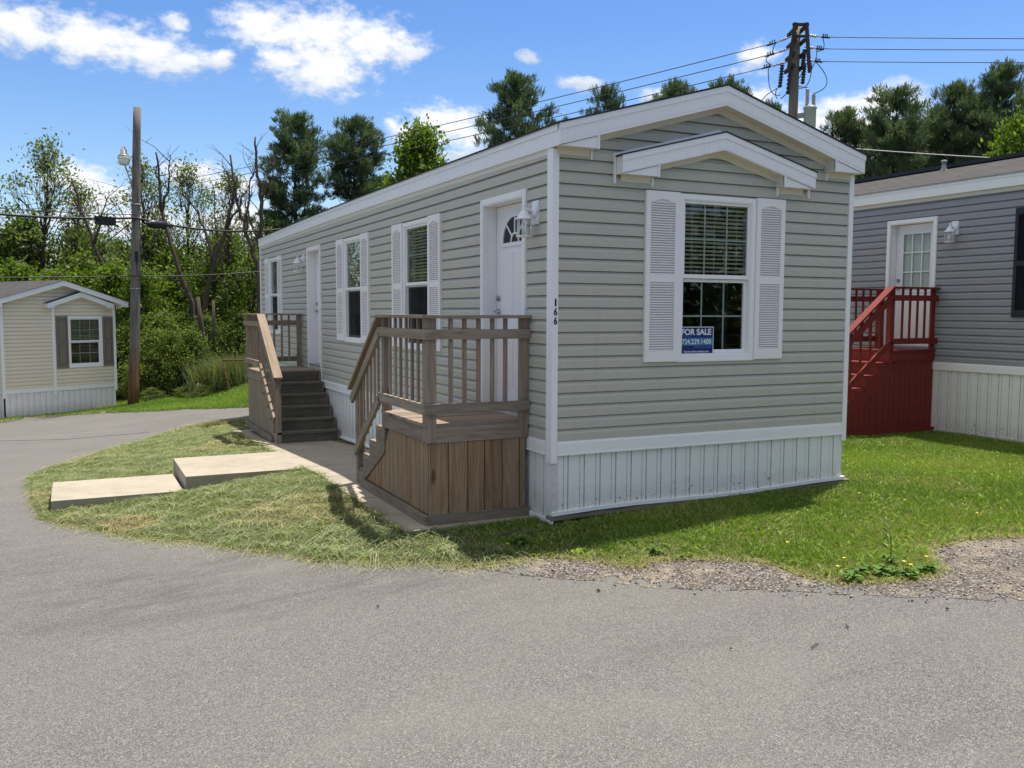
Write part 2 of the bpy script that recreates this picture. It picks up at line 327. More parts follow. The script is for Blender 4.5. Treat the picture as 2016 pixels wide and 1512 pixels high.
def mk_bark(name, a, b):
    m = NT(name); n = m.noise(m.co('Object', (14, 14, 1.5)), 1, 5, .65); n2 = m.noise(m.co('Object'), 1.2, 3)
    c = m.mix(m.ramp(n2, [(.4, 0.0), (.7, .5)]), m.ramp(n, [(.3, a), (.7, b)]), tuple(x * .8 for x in b))
    m.base(c, .95, .1); m.bump(n, .6, .02); MT[name] = m.m
mk_bark('bark', (.035, .028, .022), (.11, .09, .07)); mk_bark('bark_dead', (.035, .027, .022), (.12, .095, .078)); mk_bark('bark_dark', (.02, .017, .014), (.06, .05, .04))
def mk_blade():
    m = NT('grass_blade'); c = m.attr('col', 'Color'); m.base(c, .6, .25)
    tr = m.n('ShaderNodeBsdfTranslucent'); m.l(m.mix(1.0, c, (1.2, 1.25, .6), 'MULTIPLY'), tr.inputs[0])
    mx = m.n('ShaderNodeMixShader'); mx.inputs[0].default_value = .35
    m.l(m.b.outputs[0], mx.inputs[1]); m.l(tr.outputs[0], mx.inputs[2]); m.l(mx.outputs[0], m.out.inputs[0]); MT['grass_blade'] = m.m
mk_blade()
def mk_grit():
    m = NT('stone_grit'); m.base(m.attr('col', 'Color'), .9, .2); MT['stone_grit'] = m.m
mk_grit()

# ------------------------------------------------------------------ objects
OFF = {}
def meta(o, label=None, cat=None, group=None, kind=None):
    if label: o['label'] = label
    if cat: o['category'] = cat
    if group: o['group'] = group
    if kind: o['kind'] = kind
    return o
def thing(name, label, cat, loc=(0, 0, 0), group=None, rotz=0.0):
    o = bpy.data.objects.new(name, None); COL.objects.link(o); o.empty_display_size = .2
    o.location = loc; o.rotation_euler = (0, 0, rotz); OFF[o.name] = Vector(loc) if rotz == 0 else Vector((0, 0, 0))
    return meta(o, label, cat, group)
def frame(o, ea, en):
    o, ea, en = Vector(o), Vector(ea), Vector(en)
    return lambda p: o + ea * p[0] + en * p[1] + Vector((0, 0, p[2]))
class MB:
    def __init__(s, F=None): s.v = []; s.f = []; s.uv = []; s.m = []; s.t = []; s.F = F; s.sm = []
    def P(s, p):
        s.v.append(tuple(s.F(p)) if s.F else tuple(p)); return len(s.v) - 1
    def face(s, pts, uv=None, m=0, t=.5):
        s.f.append([s.P(p) for p in pts]); s.uv.append(uv or [(p[0], p[2]) for p in pts]); s.m.append(m); s.t.append(t); s.sm.append(0)
    def hexa(s, fn, d, m=0, t=None):
        # box of dims d (local, centred) mapped by fn ; uv along the longest side
        t = random.random() if t is None else t
        L = max(range(3), key=lambda k: d[k]); o1, o2 = random.random() * 40, random.random() * 40
        c = [(sx * d[0] / 2, sy * d[1] / 2, sz * d[2] / 2) for sx in (-1, 1) for sy in (-1, 1) for sz in (-1, 1)]
        for ax, q in ((0, (0, 1, 3, 2)), (0, (4, 6, 7, 5)), (1, (0, 4, 5, 1)), (1, (2, 3, 7, 6)), (2, (0, 2, 6, 4)), (2, (1, 5, 7, 3))):
            r = [k for k in range(3) if k != ax]
            if L in r: a = L; b = r[0] if r[1] == L else r[1]
            else: a, b = r
            s.face([fn(c[k]) for k in q], [(c[k][a] + o1, c[k][b] + o2) for k in q], m, t)
    def box(s, x0, x1, y0, y1, z0, z1, m=0, t=None):
        cx, cy, cz = (x0 + x1) / 2, (y0 + y1) / 2, (z0 + z1) / 2
        s.hexa(lambda p: (p[0] + cx, p[1] + cy, p[2] + cz), (abs(x1 - x0), abs(y1 - y0), abs(z1 - z0)), m, t)
    def beam(s, p0, p1, w, h, upv=(0, 0, 1), m=0, t=None):
        p0, p1 = Vector(p0), Vector(p1); a = (p1 - p0); l = a.length; a.normalize()
        sd = a.cross(Vector(upv)).normalized(); u = sd.cross(a); c = (p0 + p1) / 2
        s.hexa(lambda p: tuple(c + a * p[0] + sd * p[1] + u * p[2]), (l, w, h), m, t)
    def prism(s, poly, ax, a0, a1, m=0, t=None, vert=False):
        # poly in the two other axes, extruded along ax from a0 to a1
        t = random.random() if t is None else t; o = random.random() * 40
        def mk(p, q):
            return (q, p[0], p[1]) if ax == 0 else ((p[0], q, p[1]) if ax == 1 else (p[0], p[1], q))
        n = len(poly); uvp = [((p[1] + o, p[0] + o) if vert else (p[0] + o, p[1] + o)) for p in poly]
        s.face([mk(p, a0) for p in poly], uvp, m, t); s.face([mk(p, a1) for p in reversed(poly)], uvp[::-1], m, t)
        acc = 0
        for k in range(n):
            p, q = poly[k], poly[(k + 1) % n]; l = math.hypot(p[0] - q[0], p[1] - q[1])
            s.face([mk(p, a0), mk(p, a1), mk(q, a1), mk(q, a0)], [(acc + o, a0), (acc + o, a1), (acc + l + o, a1), (acc + l + o, a0)], m, t); acc += l
    def tube(s, pts, rad, n=8, m=0, t=.5, cap=True):
        pts = [Vector(p) for p in pts]; rad = [rad] * len(pts) if isinstance(rad, (int, float)) else rad
        rings = []; prev = None; acc = 0
        for k, p in enumerate(pts):
            a = (pts[min(k + 1, len(pts) - 1)] - pts[max(k - 1, 0)]).normalized()
            if prev is None:
                b = a.orthogonal().normalized()
            else:
                b = (prev - a * prev.dot(a)); b = b.normalized() if b.length > 1e-6 else a.orthogonal().normalized()
            prev = b; c = a.cross(b)
            rings.append([s.P(p + (b * math.cos(6.28318 * j / n) + c * math.sin(6.28318 * j / n)) * rad[k]) for j in range(n)])
        for k in range(len(rings) - 1):
            l = (pts[k + 1] - pts[k]).length
            for j in range(n):
                j2 = (j + 1) % n
                s.f.append([rings[k][j], rings[k][j2], rings[k + 1][j2], rings[k + 1][j]])
                s.uv.append([(acc, .1 * j), (acc, .1 * j + .1), (acc + l, .1 * j + .1), (acc + l, .1 * j)]); s.m.append(m); s.t.append(t); s.sm.append(1)
            acc += l
        if cap:
            for rg in (rings[0][::-1], rings[-1]):
                s.f.append(list(rg)); s.uv.append([(.01 * j, 0) for j in range(n)]); s.m.append(m); s.t.append(t); s.sm.append(0)
    def lathe(s, prof, c=(0, 0, 0), n=16, m=0, smooth=1, t=.5, ph=0.0):
        rings = []
        for r, z in prof:
            rings.append([s.P((c[0] + r * math.cos(6.28318 * j / n + ph), c[1] + r * math.sin(6.28318 * j / n + ph), c[2] + z)) for j in range(n)])
        for k in range(len(rings) - 1):
            for j in range(n):
                j2 = (j + 1) % n
                s.f.append([rings[k][j], rings[k][j2], rings[k + 1][j2], rings[k + 1][j]])
                s.uv.append([(0, 0), (.1, 0), (.1, .1), (0, .1)]); s.m.append(m); s.t.append(t); s.sm.append(smooth)
        for rg in (rings[0][::-1], rings[-1]):
            s.f.append(list(rg)); s.uv.append([(0, 0)] * n); s.m.append(m); s.t.append(t); s.sm.append(0)
    def build(s, name, mats, parent=None, local=False, loc=None):
        me = bpy.data.meshes.new(name); off = Vector((0, 0, 0))
        if parent is not None and not local: off = OFF.get(parent.name, Vector((0, 0, 0)))
        if loc is not None: off = Vector(loc)
        me.from_pydata([tuple(Vector(p) - off) for p in s.v], [], s.f)
        uvl = me.uv_layers.new(name='UVMap'); flat = [c for q in s.uv for w in q for c in w]
        uvl.data.foreach_set('uv', flat)
        at = me.attributes.new('tint', 'FLOAT', 'FACE'); at.data.foreach_set('value', s.t)
        mats = [mats] if isinstance(mats, str) else mats
        for q in mats: me.materials.append(MT[q])
        me.polygons.foreach_set('material_index', s.m); me.polygons.foreach_set('use_smooth', [bool(q) for q in s.sm])
        me.update()
        o = bpy.data.objects.new(name, me); COL.objects.link(o)
        if parent is not None: o.parent = parent; OFF[o.name] = off
        if loc is not None: o.location = loc
        return o
def np_mesh(name, V, Q=None, T=None, mat=None, tint=None, col=None, parent=None, loc=None):
    me = bpy.data.meshes.new(name); V = np.asarray(V, np.float32)
    Q = np.zeros((0, 4), np.int32) if Q is None else np.asarray(Q, np.int32); T = np.zeros((0, 3), np.int32) if T is None else np.asarray(T, np.int32)
    me.vertices.add(len(V)); me.vertices.foreach_set('co', V.ravel())
    me.loops.add(Q.size + T.size); me.polygons.add(len(Q) + len(T))
    me.loops.foreach_set('vertex_index', np.concatenate([Q.ravel(), T.ravel()]))
    me.polygons.foreach_set('loop_start', np.concatenate([np.arange(len(Q)) * 4, Q.size + np.arange(len(T)) * 3]).astype(np.int32))
    if tint is not None:
        a = me.attributes.new('tint', 'FLOAT', 'FACE'); a.data.foreach_set('value', np.asarray(tint, np.float32))
    if col is not None:
        a = me.attributes.new('col', 'FLOAT_COLOR', 'POINT'); c = np.ones((len(V), 4), np.float32); c[:, :3] = col; a.data.foreach_set('color', c.ravel())
    for q in ([mat] if isinstance(mat, str) else mat): me.materials.append(MT[q])
    me.update(calc_edges=True)
    o = bpy.data.objects.new(name, me); COL.objects.link(o)
    if parent is not None: o.parent = parent
    if loc is not None: o.location = loc
    return o
def kids(o): return [c for c in bpy.data.objects if c.parent == o]
def copy_tree(o, parent=None):
    c = o.copy(); COL.objects.link(c)
    if parent is not None: c.parent = parent; c.matrix_parent_inverse = o.matrix_parent_inverse
    for ch in o.children: copy_tree(ch, c)
    return c
def text(name, body, F, a0, a1, z0, z1, d, mat, parent, bold=0.0, off=None, thick=0.0015):
    cu = bpy.data.curves.new('txt', 'FONT'); cu.body = body; cu.size = 1; cu.offset = bold; cu.extrude = .01
    tmp = bpy.data.objects.new('txt', cu); COL.objects.link(tmp); dg = bpy.context.evaluated_depsgraph_get(); dg.update()
    me = bpy.data.meshes.new_from_object(tmp.evaluated_get(dg)); bpy.data.objects.remove(tmp); bpy.data.curves.remove(cu)
    me.name = name; n = len(me.vertices); co = np.zeros(n * 3, np.float32); me.vertices.foreach_get('co', co); co = co.reshape(-1, 3)
    mn, mxx = co.min(0), co.max(0)
    off = off if off is not None else OFF.get(parent.name, Vector((0, 0, 0)))
    out = []
    for p in co:
        a = a0 + (p[0] - mn[0]) / (mxx[0] - mn[0]) * (a1 - a0); z = z0 + (p[1] - mn[1]) / (mxx[1] - mn[1]) * (z1 - z0)
        q = F((a, d + (thick if p[2] > 0 else 0), z)); out.extend((q[0] - off[0], q[1] - off[1], q[2] - off[2]))
    me.vertices.foreach_set('co', out); me.materials.clear(); me.materials.append(MT[mat]); me.update()
    o = bpy.data.objects.new(name, me); COL.objects.link(o); o.parent = parent; return o

# ------------------------------------------------------------------ ground, road, lawns
ISLAND_FRONT = [(-4.67, 8.04), (-4.58, 5.75), (-4.42, 3.98), (-4.18, 3.38), (-3.95, 3.09), (-3.73, 2.6), (-3.48, 2.17), (-3.25, 1.9), (-3.02, 1.68), (-2.8, 1.27), (-2.57, 0.91), (-2.34, 0.6), (-2.16, 0.16), (-1.92, -0.07), (-1.79, -0.22), (-1.59, -0.4), (-1.31, -0.61)]
LAWN_FRONT = [(-1.21, -0.7), (-0.99, -0.72), (-0.76, -0.72), (-0.53, -0.74), (-0.26, -0.87), (-0.05, -1.11), (0.11, -1.27), (0.3, -1.23), (0.51, -1.33), (0.79, -1.51), (1.04, -1.72), (1.07, -2.1), (1.11, -2.32), (1.25, -2.49), (1.49, -2.61), (1.84, -2.69), (2.11, -2.58), (2.33, -2.28), (2.54, -2.11), (3.08, -2.04), (3.4, -2.11), (3.67, -2.19), (4.11, -2.3)]
GRAVEL = [(-1.26, -0.7), (-1.06, -0.88), (-0.75, -1.17), (-0.45, -1.36), (-0.07, -1.66), (0.29, -2.01), (0.55, -2.27), (0.85, -2.48), (1.13, -2.7), (1.52, -3.03), (1.78, -3.24), (1.95, -3.37), (2.46, -3.71)]
ISLAND_FAR = [(-4.36, 9.07), (-4.0, 9.63), (-3.69, 10.3), (-3.28, 10.95), (-2.85, 11.5), (-2.16, 12.55), (-1.8, 12.87), (-1.58, 13.05), (-1.09, 13.16), (-0.54, 13.05)]
FAR_LAWN = [(-7.47, 19.17), (-5.92, 20.86), (-5.23, 22.27), (-4.3, 22.19), (-3.35, 21.59), (-2.59, 20.33), (-1.78, 18.75), (-0.72, 17.67), (0.04, 16.29)]
LOT = ISLAND_FRONT + LAWN_FRONT + [(7, -3.4), (40, -8), (40, 16), (3, 15.6), (.3, 14.6)] + ISLAND_FAR[::-1]
FAR = FAR_LAWN + [(2.5, 16.6), (40, 18), (40, 70), (-60, 70), (-60, 19), (-12, 17.5)]
GRAV = GRAVEL + [(6, -5.2), (40, -12), (40, -5), (8, -1.5), (3, -1.0), (1.5, -.9), (.5, -.6), (-.4, -.35), (-1.1, -.35)]
def inside(poly, x, y):
    x = np.asarray(x); y = np.asarray(y); r = np.zeros(x.shape, bool); n = len(poly)
    for k in range(n):
        x1, y1 = poly[k]; x2, y2 = poly[(k + 1) % n]
        if y1 == y2: continue
        c = ((y1 > y) != (y2 > y)) & (x < (x2 - x1) * (y - y1) / (y2 - y1) + x1); r ^= c
    return r
def clip_cell(poly, x0, x1, y0, y1):
    P = poly
    for ax, v, s in ((0, x0, 1), (0, x1, -1), (1, y0, 1), (1, y1, -1)):
        o = []
        for k in range(len(P)):
            p, q = P[k], P[(k + 1) % len(P)]; a = (p[ax] - v) * s; b = (q[ax] - v) * s
            if a >= 0: o.append(p)
            if (a >= 0) != (b >= 0):
                t = a / (a - b); o.append((p[0] + (q[0] - p[0]) * t, p[1] + (q[1] - p[1]) * t))
        P = o
        if not P: return P
    return P
def wobble(poly, amp=.06, step=.16):
    out = []
    for k in range(len(poly)):
        p, q = poly[k], poly[(k + 1) % len(poly)]; l = math.hypot(q[0] - p[0], q[1] - p[1])
        n = max(1, int(l / step)) if l < 3 else 1
        for j in range(n):
            t = j / n; w = amp if (l < 3) else 0
            out.append((p[0] + (q[0] - p[0]) * t + random.uniform(-w, w), p[1] + (q[1] - p[1]) * t + random.uniform(-w, w)))
    return out
def grid(a, b, fine0, fine1, step, coarse=2.0):
    L = list(np.arange(fine0, fine1, step)) + [fine1]
    lo = []; x = fine0
    while x > a: x = max(a, x - coarse); lo.append(x); coarse_ = coarse
    hi = []; x = fine1
    while x < b: x = min(b, x + coarse); hi.append(x)
    return lo[::-1] + L + hi
def sheet(name, poly, zoff, mat, xs, ys, lip=True):
    V = []; F = []; key = {}
    def vid(x, y):
        k = (round(x, 4), round(y, 4))
        if k not in key: key[k] = len(V); V.append((x, y, gz(x, y) + zoff))
        return key[k]
    xs = np.array(xs); ys = np.array(ys); X, Y = np.meshgrid(xs, ys, indexing='ij')
    I = inside(poly, X, Y) if poly else np.ones(X.shape, bool)
    pv = set()
    if poly:
        for k in range(len(poly)):
            p, q = poly[k], poly[(k + 1) % len(poly)]
            for t in np.linspace(0, 1, max(2, int(math.hypot(q[0] - p[0], q[1] - p[1]) / .08))):
                x = p[0] + (q[0] - p[0]) * t; y = p[1] + (q[1] - p[1]) * t
                pv.add((int(np.searchsorted(xs, x)) - 1, int(np.searchsorted(ys, y)) - 1))
    for i in range(len(xs) - 1):
        for j in range(len(ys) - 1):
            if (i, j) in pv:
                c = clip_cell(poly, xs[i], xs[i + 1], ys[j], ys[j + 1])
                ids = []
                for p in c:
                    q = vid(*p)
                    if not ids or ids[-1] != q: ids.append(q)
                if len(ids) > 1 and ids[0] == ids[-1]: ids.pop()
                u = list(dict.fromkeys(ids))
                if len(u) > 2: F.append(u)
            elif I[i, j] and I[i + 1, j + 1]:
                F.append([vid(xs[i], ys[j]), vid(xs[i + 1], ys[j]), vid(xs[i + 1], ys[j + 1]), vid(xs[i], ys[j + 1])])
    if poly and lip:
        ec = {}
        for f in F:
            for k in range(len(f)):
                e = (f[k], f[(k + 1) % len(f)]); ec[tuple(sorted(e))] = None if tuple(sorted(e)) in ec else e
        low = {}
        def lo(i):
            if i not in low: low[i] = len(V); V.append((V[i][0], V[i][1], V[i][2] - .05))
            return low[i]
        F += [[e[1], e[0], lo(e[0]), lo(e[1])] for e in list(ec.values()) if e]
    me = bpy.data.meshes.new(name); me.from_pydata(V, [], F); me.materials.append(MT[mat]); me.update()
    o = bpy.data.objects.new(name, me); COL.objects.link(o); o['kind'] = 'structure'; return o
gx = grid(-40, 40, -7.95, 10.05, .15, 2); gy = [y for y in grid(-14, 14, -5.1, 13.95, .15, 2) if y < 14] + list(np.arange(14.1, 27, .3)) + [28, 30, 33, 37, 42, 50, 60]
far_x = sorted(set([-600, -300, -120, -60] + gx + [60, 120, 300, 600])); far_y = sorted(set([-600, -200, -60, -25] + gy + [70, 90, 150, 300, 600]))
sheet('ground', None, -.04, 'forest_floor', far_x, far_y)
sheet('road', [(-40, -14), (40, -14), (40, 24), (-40, 24)], -.010, 'asphalt', gx, [y for y in gy if y <= 24.1])
sheet('road_dark_strip', wobble([(-7.4, 16.2), (-4.4, 14.2), (-2.6, 13.35), (-2.6, 13.30), (-4.4, 14.14), (-7.4, 16.12)], .006), -.0075, 'black_plastic', gx, gy)  # thin dark strip laid along the far road
sheet('gravel', wobble(GRAV, .035, .12), -.0072, 'gravel_mix', gx, gy, False)
LOTW = wobble(LOT, .05); FARW = wobble(FAR, .08)
sheet('lawn', LOTW, -.001, 'soil_grass', gx, gy); sheet('lawn', FARW, -.001, 'soil_grass', gx, [y for y in gy] + [70])
# bare dirt strip in front of the cream home
sheet('dirt', wobble([(-7.2, 20.3), (-5.9, 21.1), (-5.2, 22.45), (-4.2, 22.3), (-3.3, 21.7), (-2.9, 21.6), (-3.0, 22.2), (-3.6, 22.9), (-4.6, 23.0), (-5.5, 22.6), (-6.6, 21.6)], .08), .006, 'dirt_tan', gx, gy)

# ------------------------------------------------------------------ concrete walk
def slab(x0, x1, y0, y1, zt, th, joints=()):
    b = MB(); n = max(1, int((y1 - y0) / .5))
    ys = sorted(set(list(np.linspace(y0, y1, n + 1)) + [j - .008 for j in joints] + [j + .008 for j in joints]))
    for k in range(len(ys) - 1):
        a, c = ys[k], ys[k + 1]; dz = .012 if any(abs((a + c) / 2 - j) < .009 for j in joints) else 0
        za, zc = zt(a) - dz, zt(c) - dz
        b.face([(x0, a, za), (x1, a, za), (x1, c, zc), (x0, c, zc)]); b.face([(x0, a, za), (x0, c, zc), (x0, c, zc - th), (x0, a, za - th)])
        b.face([(x1, a, za), (x1, c, zc), (x1, c, zc - th), (x1, a, za - th)])
    for y in (y0, y1): b.face([(x0, y, zt(y)), (x1, y, zt(y)), (x1, y, zt(y) - th), (x0, y, zt(y) - th)])
    o = b.build('path', 'concrete'); o['kind'] = 'structure'; return o
def walkz(y): return -.785 - .042 * max(0, y - 3.5)
slab(-1.35, .0, .3, 10.4, walkz, .15, (1.9, 3.3, 4.28, 5.83, 7.2, 8.6))
slab(-2.82, -1.352, 4.28, 5.83, lambda y: -.832, .24); slab(-4.31, -2.86, 4.2, 5.48, lambda y: -.99, .2)

# ------------------------------------------------------------------ house kit
def siding(mb, z0, z1, lim, holes=(), h=.1143):
    n = int(math.ceil((z1 - z0) / h - 1e-6)); A0, A1 = lim(z0)
    if A1 - A0 > 8:
        for c in range(0, n - 1, 2):
            a = A0 + random.uniform(.6, 2.8)
            while a < A1 - .3:
                if not any(q[0] - .1 < a < q[1] + .1 for q in holes): mb.box(a, a + .05, .0205, .0222, z0 + c * h + .002, z0 + c * h + .066, 0, .5); mb.box(a, a + .05, .0205, .0222, z0 + c * h + .002 + h, z0 + c * h + .066 + h, 0, .5)
                a += 3.66
    prof = [(0, .021), (.60, .020), (.87, .002), (.93, -.001), (1.0, -.014)]
    for c in range(n):
        zc = z0 + c * h; t = random.random() * .3 + .35
        bp = {zc + p * h for p, _ in prof}
        for q in holes:
            for z in q[2:4]:
                if zc < z < zc + h: bp.add(z)
        bp = sorted(z for z in bp if z <= z1 + 1e-6)
        if bp and bp[-1] < min(zc + h, z1) - 1e-5: bp.append(min(zc + h, z1))
        dd = lambda z: float(np.interp((z - zc) / h, [p for p, _ in prof], [d for _, d in prof]))
        for k in range(len(bp) - 1):
            za, zb = bp[k], bp[k + 1]; zm = (za + zb) / 2
            a0, a1 = lim(za); b0, b1 = lim(zb)
            if a1 - a0 < .01: continue
            b1 = max(b1, b0 + .001)
            cuts = sorted((q[0], q[1]) for q in holes if q[2] < zm < q[3])
            segs = []; cur = None
            s0 = (a0, b0)
            for (p, q) in cuts:
                segs.append((s0, (p, p))); s0 = (q, q)
            segs.append((s0, (a1, b1)))
            for (l, r) in segs:
                if r[0] - l[0] < .002 and r[1] - l[1] < .002: continue
                mb.face([(l[0], dd(za), za), (r[0], dd(za), za), (r[1], dd(zb), zb), (l[1], dd(zb), zb)], None, 0, t)
                if abs(za - zc) < 1e-6 and c > 0:
                    mb.face([(l[0], .020, za), (r[0], .020, za), (r[0], -.012, za), (l[0], -.012, za)], None, 0, t)
def skirting(mb, a0, a1, zt, zb, per=.178):
    pts = []; a = a0
    while a < a1:
        for da, d in ((0, .0), (.118, .0), (.1225, -.015), (.127, -.005), (.169, -.005), (.1735, -.015)):
            if a + da < a1: pts.append((a + da, d))
        a += per
    pts.append((a1, 0.0))
    for (p, dp), (q, dq) in zip(pts[:-1], pts[1:]):
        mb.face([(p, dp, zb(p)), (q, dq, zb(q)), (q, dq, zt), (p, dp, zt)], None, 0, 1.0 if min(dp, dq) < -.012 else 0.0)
def frieze_board(mb, a0, a1, d0, d1, z0, z1, m=0): mb.box(a0, a1, d0, d1, z0, z1, m)
def window(parent, F, a0, a1, z0, z1, blind=True, open_bottom=True, tw=.05):
    w = MB(F)
    w.box(a0, a0 + tw, -.02, .03, z0, z1); w.box(a1 - tw, a1, -.02, .03, z0, z1)
    w.box(a0 + tw, a1 - tw, -.02, .029, z1 - tw, z1); w.box(a0 + tw, a1 - tw, -.02, .029, z0, z0 + tw)
    # stepped inner edge of the vinyl frame
    w.box(a0 + tw, a0 + tw + .012, -.03, .020, z0 + tw, z1 - tw); w.box(a1 - tw - .012, a1 - tw, -.03, .020, z0 + tw, z1 - tw)
    w.box(a0 + tw + .012, a1 - tw - .012, -.03, .019, z1 - tw - .012, z1 - tw); w.box(a0 + tw + .012, a1 - tw - .012, -.03, .023, z0 + tw, z0 + tw + .018)
    # drip sill under the trim
    w.box(a0 - .004, a1 + .004, .0, .038, z0 - .012, z0 - .001)
    # jamb returns
    for (p, q) in ((a0 + .015, a0 + .02), (a1 - .02, a1 - .015)): w.box(p, q, -.14, -.021, z0 + .015, z1 - .015)
    for (p, q) in ((z0 + .015, z0 + .02), (z1 - .02, z1 - .015)): w.box(a0 + .021, a1 - .021, -.14, -.021, p, q)
    wo = w.build('window', 'vinyl_white', parent)
    i0, i1, y0, y1 = a0 + tw + .013, a1 - tw - .013, z0 + tw + .019, z1 - tw - .013; zm = (y0 + y1) / 2
    s = MB(F)   # upper sash + meeting rail, lower sash set back behind it
    s.box(i0, i1, -.018, .010, zm - .005, zm + .035); s.box(i0, i1, -.018, .008, y1 - .022, y1)
    s.box(i0, i0 + .022, -.018, .008, zm + .036, y1 - .023); s.box(i1 - .022, i1, -.018, .008, zm + .036, y1 - .023)
    lw = .034
    s.box(i0, i0 + lw, -.05, -.022, y0, zm - .01); s.box(i1 - lw, i1, -.05, -.022, y0, zm - .01)
    s.box(i0 + lw, i1 - lw, -.05, -.022, y0, y0 + lw); s.box(i0 + lw, i1 - lw, -.05, -.022, zm - .04, zm - .011)
    s.build('sash', 'vinyl_white', wo)
    p = MB(F); p.box(i0 + .01, i1 - .01, -.010, -.007, zm + .02, y1 - .01); p.box(i0 + .02, i1 - .02, -.040, -.037, y0 + .02, zm - .02)
    p.build('pane', 'window_glass', wo)
    u = MB(F)
    for (b0, b1, d) in ((zm + .036, y1 - .023, -.0105), (y0 + lw, zm - .04, -.0405)):
        for k in (1, 2):
            c = i0 + (i1 - i0) * k / 3; u.box(c - .008, c + .008, d - .004, d - .001, b0, b1)
        u.box(i0 + .02, i1 - .02, d - .0045, d - .0015, (b0 + b1) / 2 - .008, (b0 + b1) / 2 + .008)
    u.build('muntin', 'muntin_grey', wo)
    if blind:
        b = MB(F); z = y1 - .03; k = 0
        b.box(i0 + .005, i1 - .005, -.080, -.040, y1 - .03, y1 - .002)
        while z > zm + .02:
            z -= .041; an = .42 + random.uniform(-.05, .05); dx, dz = .022 * math.cos(an), .022 * math.sin(an); j = random.uniform(-.004, .004)
            b.face([(i0 + .006, -.055 + dx, z + dz), (i1 - .006, -.055 + dx, z + dz + j), (i1 - .006, -.055 - dx, z - dz + j), (i0 + .006, -.055 - dx, z - dz)])
        for c in (.16, .5, .84):
            a = i0 + (i1 - i0) * c; b.box(a - .0015, a + .0015, -.033, -.031, zm, y1)
        b.box(i0 + .005, i1 - .005, -.075, -.045, zm - .02, zm - .004)
        b.build('blind', 'blind', wo)
    return wo
def shutter(parent, F, a0, a1, z0, z1, mat='shutter_white', panel=False):
    s = MB(F); h = z1 - z0; st = .052; r0 = z0 + .105 * h / 1.65; m0 = z0 + .47 * h; m1 = z0 + .515 * h; r1 = z1 - .10 * h / 1.65
    s.box(a0, a0 + st, .003, .047, z0, z1); s.box(a1 - st, a1, .003, .047, z0, z1)
    b0, b1 = a0 + st, a1 - st; w = b1 - b0
    s.box(b0, b1, .003, .046, z0, r0); s.box(b0, b1, .003, .046, m0, m1); s.box(b0, b1, .003, .0225, r0, r1 + .03)
    # cathedral-arched top rail
    n = 10; arc = [(b0 + w * k / n, r1 - .012 + .036 * math.sin(math.pi * k / n) ** 1.5) for k in range(n + 1)]
    if panel: arc = [(b0, r1), (b1, r1)]
    s.prism([(b1, z1), (b0, z1)] + arc, 1, .003, .046)
    if panel:
        for (p, q) in ((r0, m0), (m1, r1)):
            s.box(b0 + .03, b1 - .03, .0227, .036, p + .03, q - .03)
    else:
        for (p, q) in ((r0, m0), (m1, r1 + .012)):
            n = int((q - p) / .0235); st_ = (q - p) / n
            for k in range(n):
                z = p + st_ * (k + .5)
                s.face([(b0, .0445, z - .009), (b1, .0445, z - .009), (b1, .0232, z + .0105), (b0, .0232, z + .0105)])
                s.face([(b0, .0445, z - .009), (b1, .0445, z - .009), (b1, .036, z - .0130), (b0, .036, z - .0130)])
        for z in (z0 + .13, (m0 + m1) / 2, z1 - .12):
            for a in (a0 + .02, a1 - .02): s.box(a - .005, a + .005, .047, .050, z - .005, z + .005)
    return s.build('shutter', mat, parent)
